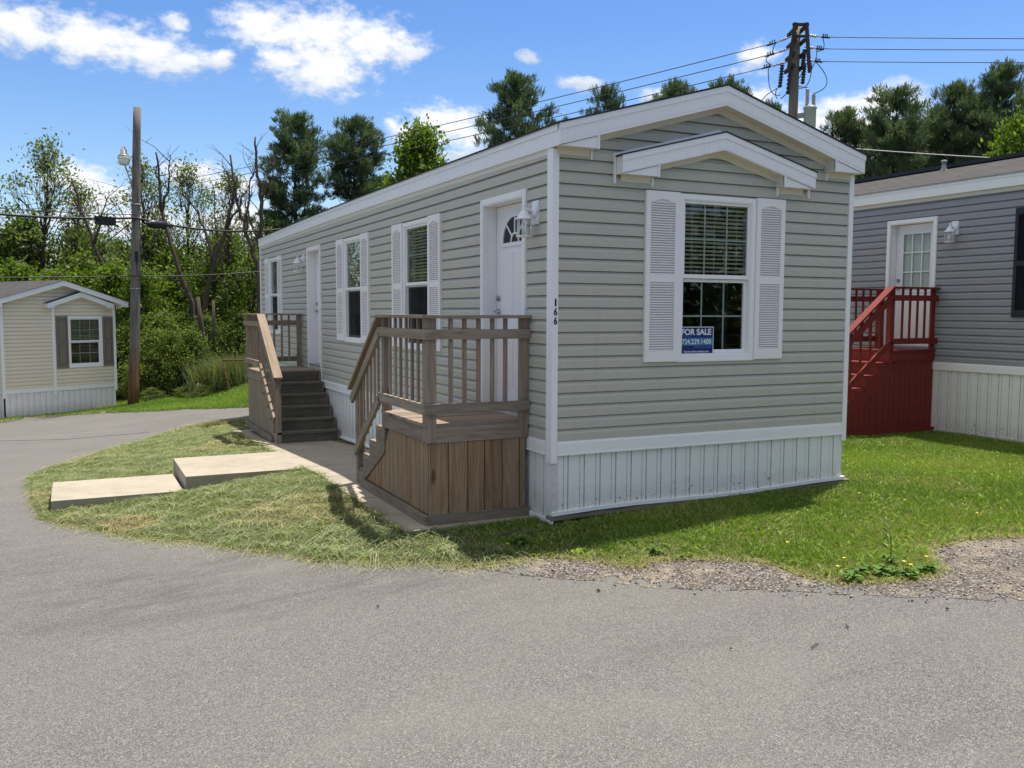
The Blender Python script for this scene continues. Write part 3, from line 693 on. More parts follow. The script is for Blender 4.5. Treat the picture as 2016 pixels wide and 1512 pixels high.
def door(parent, F, a0, a1, z0, z1, tw=.075, deep=.13, style='fan', knob_right=False, low=None):
    """a0..a1 outer trim; door leaf recessed by deep"""
    t = MB(F)
    for (p, q) in ((a0, a0 + tw), (a1 - tw, a1)):
        t.box(p, q, -.02, .028, z0 if low is None else low, z1); t.box(p + .012, q - .012, .028, .036, z0 + .02, z1 - .012)
    t.box(a0 + tw, a1 - tw, -.02, .028, z1 - tw, z1); t.box(a0 + tw, a1 - tw, .028, .036, z1 - tw + .012, z1 - .012)
    i0, i1, zt = a0 + tw, a1 - tw, z1 - tw
    t.box(i0 - .02, i0, -deep - .03, -.021, z0, zt); t.box(i1, i1 + .02, -deep - .03, -.021, z0, zt); t.box(i0, i1, -deep - .03, -.021, zt, zt + .02)
    fr = t.build('door_frame', 'vinyl_white', parent)
    sl = MB(F); sl.box(i0, i1, -deep - .02, .02, z0, z0 + .035); sl.build('sill', 'metal_grey', fr)
    d = MB(F); d0 = -deep - .045; d1 = -deep; y0 = z0 + .036; H = zt - .006 - y0; Wd = i1 - i0 - .012; l0 = i0 + .006; l1 = i1 - .006; mid = (l0 + l1) / 2
    kids_ = []
    def panel(p, q, b, c):
        for k, (ins, hh) in enumerate(((0, .006), (.018, .003), (.045, .007))):
            d.box(p + ins, q - ins, d1, d1 + hh + .0002 * k, b + ins, c - ins)
    if style == 'fan':
        d.box(l0, l1, d0, d1, y0, y0 + H)
        for (p, q) in ((l0 + .13, mid - .05), (mid + .05, l1 - .13)):
            panel(p, q, y0 + .95, y0 + 1.62 if False else y0 + 1.60); panel(p, q, y0 + .2, y0 + .82)
        zc = y0 + 1.70; r = .285; n = 20
        ring = MB(F)
        for rr, h, wd in ((r + .05, .012, .03), (r + .02, .018, .03)):
            for k in range(n):
                a, b = math.pi * k / n, math.pi * (k + 1) / n
                ring.prism([(mid + rr * math.cos(a), zc + rr * .95 * math.sin(a)), (mid + rr * math.cos(b), zc + rr * .95 * math.sin(b)), (mid + (rr - wd) * math.cos(b), zc + (rr - wd) * .95 * math.sin(b)), (mid + (rr - wd) * math.cos(a), zc + (rr - wd) * .95 * math.sin(a))], 1, d1, d1 + h)
        ring.box(mid - r - .05, mid + r + .05, d1, d1 + .014, zc - .04, zc - .001)
        for a in (math.pi * .25, math.pi * .5, math.pi * .75):
            ring.beam((mid + .09 * math.cos(a), d1 + .010, zc + .09 * math.sin(a)), (mid + (r - .005) * math.cos(a), d1 + .010, zc + (r - .005) * .95 * math.sin(a)), .02, .008, (0, 1, 0))
        for k in range(10):
            a, b = math.pi * k / 10, math.pi * (k + 1) / 10
            ring.prism([(mid + .10 * math.cos(a), zc + .1 * math.sin(a)), (mid + .10 * math.cos(b), zc + .1 * math.sin(b)), (mid + .08 * math.cos(b), zc + .08 * math.sin(b)), (mid + .08 * math.cos(a), zc + .08 * math.sin(a))], 1, d1, d1 + .013)
        kids_.append(('fanlight', ring, 'door_white'))
        gl = MB(F); gl.prism([(mid + r * math.cos(math.pi * k / n), zc + r * .95 * math.sin(math.pi * k / n)) for k in range(n + 1)], 1, d1 + .001, d1 + .004)
        kids_.append(('pane', gl, 'screen_dark'))
    elif style == 'nine':
        g0, g1, gb, gt = l0 + .13, l1 - .13, y0 + .93, y0 + H - .14
        d.box(l0, g0, d0, d1, y0, y0 + H); d.box(g1, l1, d0, d1, y0, y0 + H); d.box(g0, g1, d0, d1, y0, gb); d.box(g0, g1, d0, d1, gt, y0 + H)
        panel(l0 + .13, l1 - .13, y0 + .15, y0 + .75)
        u = MB(F)
        for (p, q, b, c) in ((g0 - .02, g0 + .02, gb - .02, gt + .02), (g1 - .02, g1 + .02, gb - .02, gt + .02)): u.box(p, q, d1, d1 + .012, b, c)
        for z in (gb, gt): u.box(g0 + .02, g1 - .02, d1, d1 + .012, z - .02, z + .02)
        for k in (1, 2):
            c = g0 + (g1 - g0) * k / 3; u.box(c - .009, c + .009, d1 - .012, d1 + .004, gb + .02, gt - .02)
            c = gb + (gt - gb) * k / 3; u.box(g0 + .02, g1 - .02, d1 - .013, d1 + .003, c - .009, c + .009)
        kids_.append(('muntin', u, 'door_white'))
        gl = MB(F); gl.box(g0, g1, d1 - .02, d1 - .016, gb, gt); kids_.append(('pane', gl, 'window_glass'))
        cu = MB(F)
        n = 26
        for k in range(n):
            a = g0 + (g1 - g0) * k / n; b = g0 + (g1 - g0) * (k + 1) / n
            cu.face([(a, d1 - .026 - .010 * (k % 2), gb), (b, d1 - .026 - .010 * ((k + 1) % 2), gb), (b, d1 - .026 - .010 * ((k + 1) % 2), gt), (a, d1 - .026 - .010 * (k % 2), gt)])
        kids_.append(('curtain', cu, 'blind'))
    else:
        d.box(l0, l1, d0, d1, y0, y0 + H)
        for (p, q) in ((l0 + .13, mid - .05), (mid + .05, l1 - .13)):
            panel(p, q, y0 + .2, y0 + .85); panel(p, q, y0 + 1.0, y0 + 1.62); panel(p, q, y0 + 1.72, y0 + 1.9)
    do = d.build('door', 'door_white', fr)
    ka = (l1 - .065) if knob_right else (l0 + .065)
    for nm, q, mt in kids_:
        if nm == 'fanlight': q.build('fanlight', mt, fr)
        else: q.build(nm, mt, fr)
    db = MB(F); c = Vector(F((ka, d1, y0 + 1.12))); nv = (Vector(F((ka, 1, 0))) - Vector(F((ka, 0, 0)))).normalized(); tv = (Vector(F((ka + 1, 0, 0))) - Vector(F((ka, 0, 0)))).normalized()
    db.F = None; db.tube([c, c + nv * .022], .031, 14); db.tube([c + nv * .022, c + nv * .036], .017, 10); db.build('deadbolt', 'steel', fr)
    c = Vector(F((ka, d1, y0 + .98))); s = -1 if knob_right else 1; le = MB(); le.tube([c, c + nv * .016], .032, 14); le.tube([c + nv * .016, c + nv * .055], .012, 10)
    le.tube([c + nv * .055 - tv * s * .005, c + nv * .055 + tv * s * .05, c + nv * .05 + tv * s * .115], [.012, .011, .008], 8); le.build('door_handle', 'steel', fr)
    return fr
def lantern(name, label, F, a, d, z, s=1.0, zbase=None):
    """F frame of the wall; lantern axis at (a, d), finial top at z; hangs off a wall block"""
    base = F((a, 0, z)); T = thing(name, label, 'wall lamp', tuple(base), 'coach lanterns on the house walls')
    b = MB(F); b.box(a - .066, a + .066, .0, .024, z - .19, z + .03); b.box(a - .05, a + .05, .024, .03, z - .174, z + .014); b.build('mounting_block', 'lamp_white', T)
    c0 = Vector(F((a, .03, z - .08))); nv = (Vector(F((a, 1, 0))) - Vector(F((a, 0, 0)))).normalized()
    q = MB(); q.tube([c0, c0 + nv * .012, c0 + nv * .022, c0 + nv * .034], [.058, .056, .04, .022], 18); ax = Vector(F((a, d, z)))
    q.tube([c0 + nv * .03, c0 + nv * .06 + Vector((0, 0, .025)), c0 + nv * (d - .055) + Vector((0, 0, .03)), Vector((ax.x, ax.y, z - .065))], [.015, .013, .012, .011], 10)
    q.build('arm', 'lamp_white', T)
    r = MB(); cc = (ax.x, ax.y, z)
    r.lathe([(.003, 0), (.008, -.012), (.012, -.03), (.008, -.042), (.018, -.05), (.020, -.066), (.03, -.075), (.05, -.102), (.066, -.128), (.088, -.142), (.088, -.15), (.07, -.15)], cc, 18, smooth=0)
    r.build('lamp_cap', 'lamp_white', T)
    k = MB()
    for j in range(6):
        an = 6.28318 * j / 6 + .3; x, y = ax.x + .064 * math.cos(an), ax.y + .064 * math.sin(an); x2, y2 = ax.x + .068 * math.cos(an), ax.y + .068 * math.sin(an)
        k.tube([(x, y, z - .15), (x2, y2, z - .302)], .0052, 6)
    k.lathe([(.05, -.300), (.078, -.302), (.078, -.314), (.05, -.316), (.02, -.322)], cc, 18); k.build('cage', 'lamp_white', T)
    gl = MB(); gl.lathe([(.057, -.151), (.06, -.3)], cc, 6, smooth=0, ph=.3); gl.build('pane', 'lamp_glass', T)
    bu = MB(); bu.lathe([(.012, -.298), (.013, -.26), (.014, -.255), (.024, -.235), (.029, -.21), (.022, -.187), (.006, -.178)], cc, 12); bu.build('bulb', 'bulb', T)
    return T
def gable(parent, F, xl, xr, zl, zpk, dep, h, ret, wall=True, cap='shingle_dark', name='gable_trim'):
    """rake boards on a gable: F(a, d, z), d out of the wall"""
    xc = (xl + xr) / 2; sl = (zpk - zl) / (xc - xl); f = MB(F)
    L = [(xl, zl - h), (xl, zl), (xc, zpk), (xc, zpk - h)]; Rr = [(xr, zl - h), (xr, zl), (xc, zpk), (xc, zpk - h)]
    for P in (L, Rr): f.prism(P, 1, dep - .022, dep, 0, .5)
    t = .052
    for x0 in (xl - .004, xr + .004):
        f.prism([(x0, zl - t), (x0, zl + .003), (xc, zpk + .003), (xc, zpk - t)], 1, dep + .0005, dep + .008, 0, .5)
    e = .095   # shallow bead along the board
    for x0 in (xl + .003, xr - .003):
        f.prism([(x0, zl - e - .06), (x0, zl - e - .056), (xc, zpk - e - .056), (xc, zpk - e - .06)], 1, dep + .0003, dep + .003, 0, .5)
    for (x0, x1, s) in ((xl, xl + ret, 1), (xr, xr - ret, -1)):
        f.prism([(x0 + s * .015, zl - h - .001), (x1, zl - h - .001), (x1, zl - h + sl * (ret - .015))], 1, dep - .03, dep - .012, 0, .5)
        f.box(min(x1, x1 - s * .018), max(x1, x1 - s * .018), dep - .012, dep + .003, zl - h - .008, zl - h + sl * ret + .01)
        f.box(min(x1, x1 - s * .014), max(x1, x1 - s * .014), .018, .045, zl - h - .085, zl - h - .002)
        if cap: f.box(min(x0, x0 + s * .018), max(x0, x0 + s * .018), .0, dep - .023, zl - h + .002, zl - .004)
    fo = f.build('fascia', 'fascia_white', parent)
    s = MB(F); k0, k1 = xl + ret, xr - ret; zk = zl + sl * ret - h + .012; zp = zpk - h + .012
    for (p, q) in ((k0, zk), (k1, zk)):
        s.face([(p, 0, q), (p, dep - .02, q), (xc, dep - .02, zp), (xc, 0, zp)])
    for (p, q) in ((xl + .003, k0), (k1, xr - .003)): s.face([(p, 0, zl - h + .004), (q, 0, zl - h + .004), (q, dep - .02, zl - h + .004), (p, dep - .02, zl - h + .004)])
    for p in (k0, k1): s.face([(p, 0, zl - h + .004), (p, dep - .02, zl - h + .004), (p, dep - .02, zk), (p, 0, zk)])
    # frieze strips on the wall
    for (p, q) in ((k0, xc), (k1, xc)):
        s.prism([(p, zk), (q, zp), (q, zp - .062), (p, zk - .062)], 1, .019, .030, 0, .5)
    for (p, q) in ((xl + .06, k0 - .02), (k1 + .02, xr - .06)): s.box(p, q, .019, .03, zl - h - .058, zl - h + .003)
    s.build('soffit', 'soffit_cream', parent)
    if cap:
        c = MB(F)
        for (p, sg) in ((xl - .015, 1), (xr + .015, -1)):
            c.prism([(p, zl + .002 - sl * .015), (p, zl + .016 - sl * .015), (xc, zpk + .018), (xc, zpk + .004)], 1, 0.0, dep + .014, 0, .5)
        c.build('canopy_roof', cap, parent)
    return fo

# ------------------------------------------------------------------ the sage mobile home
HW, HL = 3.69, 14.40
home = thing('mobile_home', 'sage green mobile home with white shutters and house number 166 on its corner trim', 'mobile home', (0, 0, -.75))
FF = frame((0, 0, 0), (1, 0, 0), (0, -1, 0)); FL = frame((0, 0, 0), (0, 1, 0), (-1, 0, 0))
FB = frame((0, HL, 0), (1, 0, 0), (0, 1, 0)); FR = frame((HW, 0, 0), (0, 1, 0), (1, 0, 0))
ZPK, ZE = 3.425, 2.895; SLO = (ZPK - ZE) / (HW / 2 + .035)
def bow(y): return .038 * math.sin(math.pi * min(max(y / HL, 0), 1))
ZR = lambda a: 2.73 + SLO * (min(a, HW - a))
def gl_lim(z):
    if z <= 2.80: return (0, HW)
    d = (z - 2.80) / SLO; return (min(d, HW / 2), max(HW - d, HW / 2))
fw = (1.389, 2.353, .732, 2.378)
wl = [(3.18, 4.149), (6.10, 7.07), (12.34, 13.285)]
hole = lambda a0, a1, z0, z1: (a0 + .03, a1 - .03, z0 + .03, z1 - .03)
b = MB(FF); siding(b, 0, 3.35, gl_lim, [hole(*fw)]); b.build('wall', 'siding_sage', home)
b = MB(FL); siding(b, 0, 2.775, lambda z: (0, HL), [hole(a, c, .732, 2.378) for a, c in wl] + [(.59, 1.54, .205, 2.34), (8.70, 9.61, .205, 2.34)]); b.build('wall', 'siding_sage', home)
b = MB(FR); siding(b, 0, 2.775, lambda z: (0, HL)); b.build('wall', 'siding_sage', home)
b = MB(FB); siding(b, 0, 3.35, gl_lim); b.build('wall', 'siding_sage', home)
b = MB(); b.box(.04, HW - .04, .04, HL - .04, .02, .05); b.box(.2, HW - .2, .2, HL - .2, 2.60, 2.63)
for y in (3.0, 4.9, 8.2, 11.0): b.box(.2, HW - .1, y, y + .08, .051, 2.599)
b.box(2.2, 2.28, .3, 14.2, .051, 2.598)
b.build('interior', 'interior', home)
# corner posts
for (x0, x1, sx) in ((-.026, .038, -1), (HW - .038, HW + .026, 1)):
    for y0, fy in ((0, -1), (HL, 1)):
        c = MB(); ya, yb = (y0 - .026, y0 - .001) if fy < 0 else (y0 + .001, y0 + .026)
        c.box(x0, x1, ya, yb, -.205, 2.70)
        xs = (-.026, -.001) if sx < 0 else (HW + .001, HW + .026); yy = (y0, y0 + .085) if fy < 0 else (y0 - .085, y0)
        c.box(xs[0], xs[1], yy[0], yy[1], -.204, 2.72); c.build('corner_trim', 'vinyl_white', home)
# belly band and skirting
for F, a0, a1 in ((FF, .04, HW - .04), (FL, .09, HL - .09), (FR, .09, HL - .09)):
    k = MB(F); k.box(a0, a1, .0, .030, -.125, -.022); k.box(a0, a1, .0, .020, -.0215, .002); k.box(a0, a1, .0, .036, -.135, -.1255)
    k.build('belly_band', 'vinyl_white', home)
zbf = lambda a: -.672 + .05 * a / HW + (.014 * math.sin(a * 2.2) if a > .3 else 0)
k = MB(FF); skirting(k, .0, HW, -.13, zbf); k.box(-.004, .06, -.004, .004, -.68, -.2); sk = k.build('skirting', 'skirting_white', home)
k = MB(FL); zbl = lambda a: min(-.672, gz(-.1, a) + .06); skirting(k, .0, HL, -.13, zbl); k.build('skirting', 'skirting_plain', home)
k = MB(FR); skirting(k, 0, HL, -.13, lambda a: -.72); k.build('skirting', 'skirting_plain', home)
k = MB(FB); skirting(k, 0, HW, -.13, lambda a: -1.3); k.build('skirting', 'skirting_plain', home)
k = MB(FF)
aa = np.linspace(-.01, HW + .03, 9)
for p, q in zip(aa[:-1], aa[1:]): k.beam((p, .012, zbf(p) - .018), (q, .012, zbf(q) - .018), .036, .036, (0, 0, 1), 0, .5)
ka = MB(FL)
aa = np.linspace(-.02, HL, 20)
for p, q in zip(aa[:-1], aa[1:]): ka.beam((p, .012, zbl(max(p, 0)) - .018), (q, .012, zbl(q) - .018), .036, .036, (0, 0, 1), 0, .5)
k.build('bottom_rail', 'vinyl_white', home); ka.build('bottom_rail', 'vinyl_white', home)
k = MB(FF)
for p, q in ((-.03, 1.15), (1.16, 2.6), (2.61, 3.80)): k.beam((p, -.02, zbf(max(p, .01)) - .062), (q, -.02, zbf(q) - .062), .09, .04)
k.build('timber_plate', 'wood_timber', home)
# rake trim, eaves, roof
gable(home, FF, -.04, HW + .02, ZE, ZPK, .172, .185, .42, cap=None)
for sx in (-1, 1):
    e = MB()
    x0 = -.04 if sx < 0 else HW + .02; o = -.022 * (-sx); ys = np.linspace(-.15, HL + .05, 30)
    for p, q in zip(ys[:-1], ys[1:]):
        zp, zq = bow(p), bow(q)
        def strip(xa, xb, lo, hi):
            P = lambda x, y, zz, bz: (x, y, zz + bz)
            c = [(xa, p, lo + zp), (xa, q, lo + zq), (xa, q, hi + zq), (xa, p, hi + zp), (xb, p, lo + zp), (xb, q, lo + zq), (xb, q, hi + zq), (xb, p, hi + zp)]
            for f in ((0, 1, 2, 3), (4, 5, 6, 7), (0, 1, 5, 4), (3, 2, 6, 7)): e.face([c[i] for i in f], [(c[i][1], c[i][2]) for i in f])
        s = 1 if sx < 0 else -1
        strip(x0, x0 + s * .02, ZE - .185, ZE - .001); strip(x0 - s * .010, x0 - s * .0003, ZE - .052, ZE + .004)
    e.build('fascia', 'fascia_white', home)
for sx in (-1, 1):
    e = MB()
    ys = np.linspace(.0, HL, 30); s = 1 if sx < 0 else -1; x0 = -.04 if sx < 0 else HW + .02; xw = -.002 if sx < 0 else HW + .002
    for p, q in zip(ys[:-1], ys[1:]):
        zp, zq = bow(p), bow(q)
        e.face([(x0 + s * .02, p, ZE - .18 + zp), (x0 + s * .02, q, ZE - .18 + zq), (xw, q, ZE - .18 + zq), (xw, p, ZE - .18 + zp)])
        e.face([(xw - s * .02, p, ZE - .18 + zp), (xw - s * .02, q, ZE - .18 + zq), (xw - s * .02, q, ZE - .236 + zq), (xw - s * .02, p, ZE - .236 + zp)])
        e.face([(xw, p, ZE - .236 + zp), (xw, q, ZE - .236 + zq), (xw - s * .02, q, ZE - .236 + zq), (xw - s * .02, p, ZE - .236 + zp)])
    e.build('soffit', 'soffit_cream', home)
rf = MB(); ys = np.linspace(-.188, HL + .15, 30); xc = HW / 2 - .01
for p, q in zip(ys[:-1], ys[1:]):
    for xa in (-.064, HW + .044):
        zp, zq = bow(p), bow(q); sl = math.hypot(xc - xa, ZPK - ZE); za = ZE + .006
        for dz in (0, .015):
            rf.face([(xa, p, za - .008 + zp + dz), (xa, q, za - .008 + zq + dz), (xc, q, ZPK + .006 + zq + dz), (xc, p, ZPK + .006 + zp + dz)], [(p, 0), (q, 0), (q, sl), (p, sl)])
        rf.face([(xa, p, za - .008 + zp), (xa, q, za - .008 + zq), (xa, q, za + .007 + zq), (xa, p, za + .007 + zp)])
    if p == ys[0] or q == ys[-1]:
        y = p if p == ys[0] else q
        for xa in (-.064, HW + .044): rf.face([(xa, y, ZE - .002), (xa, y, ZE + .013), (xc, y, ZPK + .021), (xc, y, ZPK + .006)])
roof = rf.build('roof', 'shingle_dark', home)
v = MB(); v.lathe([(.05, -.3), (.05, .02), (.11, .03), (.135, .06), (.13, .085), (.09, .115), (.0, .13)], (1.5, 9.0, 3.43), 18); v.build('roof_vent', 'lamp_white', roof)
v = MB(); v.lathe([(.035, -.3), (.035, .12), (.03, .125)], (1.45, 11.2, 3.42), 12); v.build('vent_pipe', 'metal_grey', roof)
# window canopy on the gable
gable(home, FF, .645, 3.035, 2.672, 2.978, .15, .165, .42, cap='shingle_dark')
k = MB(FF)
for x in (.622, 3.040): k.box(x, x + .018, .017, .045, 2.425, 2.70)
for (p, q, z0, z1) in ((.622, 1.84, 2.69, 3.01), (3.058, 1.84, 2.69, 3.01)): k.beam((p, .03, z0), (q, .03, z1), .03, .014, (0, 1, 0))
k.build('canopy_trim', 'vinyl_white', home)
# windows, shutters, doors
window(home, FF, *fw); shutter(home, FF, .990, 1.384, .728, 2.386); shutter(home, FF, 2.357, 2.731, .732, 2.388)
for a, c in wl:
    wo = window(home, FL, a, c, .732, 2.378); q = MB(FL); q.face([(a + .07, -.0205, .80), (c - .07, -.0205, .80), (c - .07, -.0205, 1.535), (a + .07, -.0205, 1.535)]); q.build('insect_screen', 'insect_screen', wo); shutter(home, FL, a - .415, a - .005, .735, 2.385); shutter(home, FL, c + .005, c + .43, .735, 2.385)
door(home, FL, .524, 1.605, .20, 2.405, knob_right=True, low=.0); door(home, FL, 8.633, 9.677, .20, 2.395, style='plain', knob_right=True, low=.0)
for k, ch in enumerate('166'):
    z1 = 1.336 - k * .085; w = .017 if ch == '1' else .036
    text('house_number', ch, FF, .010 - w / 2, .010 + w / 2, z1 - .070, z1, .0268, 'black_vinyl', home, .032)
lantern('wall_lantern', 'white lantern beside the half-round glass door near the house number', FL, .33, .14, 2.235)
lantern('wall_lantern', 'white lantern beside the plain white door at the far wooden steps', FL, 9.95, .14, 2.27)
# for sale sign standing inside the lower sash
FS = frame((0, -.037, 0), (1, 0, 0), (0, -1, 0))
sg = thing('for_sale_sign', 'blue FOR SALE sign with a phone number in the front window', 'sign', (1.66, .0, .79))
q = MB(FS); q.box(1.458, 1.866, -.060, -.056, .795, 1.066); q.build('sign_panel', 'sign_navy', sg)
q = MB(FS)
for (p, r, z0, z1) in ((1.452, 1.872, 1.062, 1.069), (1.866, 1.873, .795, 1.062), (1.451, 1.458, .795, 1.062)): q.box(p, r, -.0545, -.0535, z0, z1)
q.build('border', 'sign_white', sg)
q = MB(FS); q.box(1.459, 1.865, -.0558, -.0550, .878, .958); q.build('band', 'sign_teal', sg)
text('lettering', 'FOR SALE', FS, 1.475, 1.845, .985, 1.048, -.0553, 'sign_white', sg, .03)
text('lettering', '724.229.1400', FS, 1.480, 1.845, .892, .945, -.0546, 'sign_white', sg, .012)
text('lettering', 'live life, live it home.', FS, 1.63, 1.85, .852, .872, -.0553, 'sign_blue_text', sg, .0)
text('lettering', 'BayshoreHomeSales.com', FS, 1.508, 1.815, .803, .829, -.0553, 'sign_white', sg, .008)
q = MB(FS)
pts = [(1.475 + .12 * t, -.0548, .970 + .006 * math.sin(t * 6.28)) for t in np.linspace(0, 1, 14)]
q.tube(pts, .002, 5); q.build('wave_mark', 'sign_blue_text', sg)

# ------------------------------------------------------------------ wooden entry steps
def porch(name, label, F, Wd, sd, zd, zg, nr, rails, mats, sun_cap, group, open_gap=True):
    """F(s, t, z): s from the closed end along the stairs, t=0 outer side .. Wd; deck s in 0..sd; stairs run on in +s"""
    T = thing(name, label, 'porch steps', tuple(F((sd / 2, Wd / 2, zg))), group)
    mr, mp, mt, mtim = mats
    rise = (zd - zg) / nr; tread = .25; ns = nr - 1
    tan = rise / tread
    # deck boards
    b = MB(F); n = max(4, int(round(sd / .142))); w = sd / n
    for k in range(n): b.box(k * w + .003, (k + 1) * w - .003, -.012, Wd + .0, zd - .032, zd + random.uniform(-.002, .002))
    b.build('deck', mt if mt != 'wood_tread' else 'wood_rail', T)
    b = MB(F); b.box(0, sd, .004, .042, zd - .178, zd - .034); b.box(.0, .040, .044, Wd - .02, zd - .178, zd - .034); b.box(0, sd, Wd - .04, Wd - .005, zd - .18, zd - .034)
    b.build('rim_board', mr, T)
    # skirt planks: closed end, outer side (following the stair), each a plank
    b = MB(F); zb = zg + .09
    t = .022
    while t < Wd - .02:
        w = min(random.uniform(.17, .205), Wd - .02 - t); b.box(.012, .034, t + .005, t + w - .005, zb, zd - .176); t += w
    s = .036; end = sd + ns * tread - .18
    while s < end:
        w = min(random.uniform(.10, .15), end - s); ztop = lambda q: zd - .176 if q < sd - .06 else zd - .36 - max(0, q - sd + .02) * tan
        z1, z2 = ztop(s), ztop(s + w)
        if max(z1, z2) > zb + .02: b.prism([(s + .004, zb), (s + w - .004, zb), (s + w - .004, max(z2, zb + .005)), (s + .004, max(z1, zb + .005))], 1, .022, .042, vert=True)
        s += w
    b.build('skirt_plank', mp, T)
    b = MB(F); b.box(-.03, sd + ns * tread - .25, -.035, .005, zg + .0, zg + .092); b.build('kick_board', mtim, T)
    b = MB(F); b.box(-.035, .004, .006, Wd, zg + .0, zg + .092); b.build('kick_board', mtim, T)
    # stairs
    for k in range(1, nr):
        z = zd - k * rise; s0 = sd + (k - 1) * tread
        q = MB(F); q.box(s0 - .02, s0 + tread * .5, .02, Wd - .01, z - .036, z); q.box(s0 + tread * .5 + .006, s0 + tread + .028, .02, Wd - .01, z - .036, z - .001); q.build('step', mt, T)
    for k in range(0, nr):
        z = zd - k * rise; s0 = sd + k * tread; q = MB(F); q.box(s0 - .022, s0 - .0, .042, Wd - .03, z - rise + .002, z - .037); q.build('riser', mt, T)
    for (t0, t1) in ((.008, .044), (Wd - .03, Wd - .002)):
        pl = []
        for k in range(nr):
            z = zd - .034 - k * rise
            if k > 0: pl += [(sd + (k - 1) * tread, z), (sd + k * tread - .001, z)]
        pl = [(sd - .04, zd - .05 - rise)] + pl + [(sd + ns * tread - .001, zg + .005), (sd + ns * tread - .16, zg + .005), (sd - .04, zd - .45)]
        q = MB(F); q.prism(pl, 1, t0, t1); q.build('stringer', mp if mp != 'wood_plank' else mtim, T)
    cap = zd + 1.015; c_z0 = cap - .03
    def rail_run(pts_fn, l0, l1, o0, o1, along, posts, nb, cap_to=None):
        pass
    # --- closed end rail (runs in t), boards on the outside face (s<0)
    rn = []
    def level_rail(axis, a0, a1, out, name_):
        """axis 's' or 't'; out = coordinate of the outer face of the balusters; sgn of outside"""
        pos, sg = out
        def bx(q, u0, u1, w0, w1, z0, z1):
            if axis == 't': q.box(min(w0, w1), max(w0, w1), u0, u1, z0, z1)
            else: q.box(u0, u1, min(w0, w1), max(w0, w1), z0, z1)
        r = MB(F); bx(r, a0 - .03, a1 + .0, pos + sg * .055, pos - sg * .085, c_z0, cap); ro = r.build('cap_rail', mr, T)
        r = MB(F); bx(r, a0 - (.036 if axis == 't' else 0), a1 + .004, pos + sg * .0, pos + sg * .036, zd + .790, zd + .882); r.build('rail_board', mr, ro)
        r = MB(F); bx(r, a0 - (.036 if axis == 't' else 0), a1 + .006, pos + sg * .0, pos + sg * .036, zd + .095, zd + .188); r.build('rail_board', mr, ro)
        n = max(2, int(round((a1 - a0 - .2) / (.137 if axis == 't' else .16))))
        lo, hi = a0 + .10, a1 - .10
        for k in range(1, n):
            c = lo + (hi - lo) * k / n; wv = random.uniform(-.004, .004)
            r = MB(F); bx(r, c - .0175 + wv, c + .0175 + wv, pos - sg * .001, pos - sg * (.034 if axis == 't' else .024), zd + .098, c_z0 - .001); r.build('baluster', mr, ro)
        return ro
    def post(s0, t0, z0, z1, w=.09, d=.09):
        q = MB(F); q.box(s0, s0 + w, t0, t0 + d, z0, z1); return q.build('post', mr, T)
    if 'end' in rails:
        level_rail('t', .0, Wd + .0, (-.001, -1), 'r')
        post(-.0005, -.002, zd - .178, c_z0 - .001, .038, .095); post(-.0007, Wd - .098, zd - .178, c_z0 - .001, .038, .095)
    sides = [q for q in rails if q in ('outer', 'inner')]
    for q in sides:
        pos, sg = ((0.0, -1) if q == 'outer' else (Wd, 1))
        level_rail('s', .0, sd + .02, (pos, sg), 'r')
        tt = (0.001, .089) if q == 'outer' else (Wd - .089, Wd - .001)
        qd = MB(F); qd.box(.04, .128, tt[0], tt[0] + .036 if q == 'outer' else tt[1], zd - .178, c_z0 - .002); qd.build('post', mr, T)
        qd = MB(F); qd.box(sd - .07, sd + .018, tt[0] + .001, tt[1], zd - .30 if q == 'outer' else zd - .1, c_z0 - .002); qd.build('post', mr, T)
        if 'hand_' + q not in rails: continue
        # sloping handrail down the stair
        s1 = sd + .02; s2 = sd + ns * tread + .10; dz = (s2 - s1) * tan
        h = MB(F); h.beam((s1 - .005, pos - sg * .015, cap - .016), (s2 + .05, pos - sg * .015, cap - .016 - dz - .05 * tan), .14, .03); ho = h.build('handrail', sun_cap or mr, T)
        h = MB(F); h.beam((s1, pos + sg * .018, zd + .836 - .0), (s2 + .01, pos + sg * .018, zd + .836 - dz), .036, .095); h.build('rail_board', mr, ho)
        e2 = s1 + (s2 - s1) * .88
        h = MB(F); h.beam((s1 - .015, pos + sg * .018, zd + .142), (e2, pos + sg * .018, zd + .142 - (e2 - s1) * tan), .036, .095); h.build('rail_board', mr, ho)
        n = 7
        for k in range(1, n):
            c = s1 + (s2 - s1 - .12) * k / n; h = MB(F)
            zt_ = cap - .034 - (c - s1) * tan; zb_ = zd + .10 - (c - s1) * tan
            y0, y1 = (pos - sg * .001, pos - sg * .022); y0, y1 = min(y0, y1), max(y0, y1)
            h.prism([(c - .0185, zb_ + .0185 * tan), (c + .0185, zb_ - .0185 * tan), (c + .0185, zt_ - .0185 * tan), (c - .0185, zt_ + .0185 * tan)], 1, y0, y1, vert=True); h.build('baluster', mr, ho)
        nw = MB(F); sN = s2 - .16; nw.prism([(sN, zg), (sN + .088, zg), (sN + .088, cap - .036 - (sN + .088 - s1) * tan), (sN, cap - .036 - (sN - s1) * tan)], 1, min(pos - sg * .002, pos - sg * .085), max(pos - sg * .002, pos - sg * .085), vert=True); nw.build('newel_post', mr, T)
    return T
WM = ('wood_rail', 'wood_plank', 'wood_rail', 'wood_timber')
porch('porch_steps', 'weathered wooden porch steps at the near corner, in front of the half-round glass door', frame((-1.08, .45, 0), (0, 1, 0), (1, 0, 0)), 1.055, 1.36, .166, -.786, 5, ('end', 'outer', 'hand_outer'), WM, None, 'wooden entry steps')
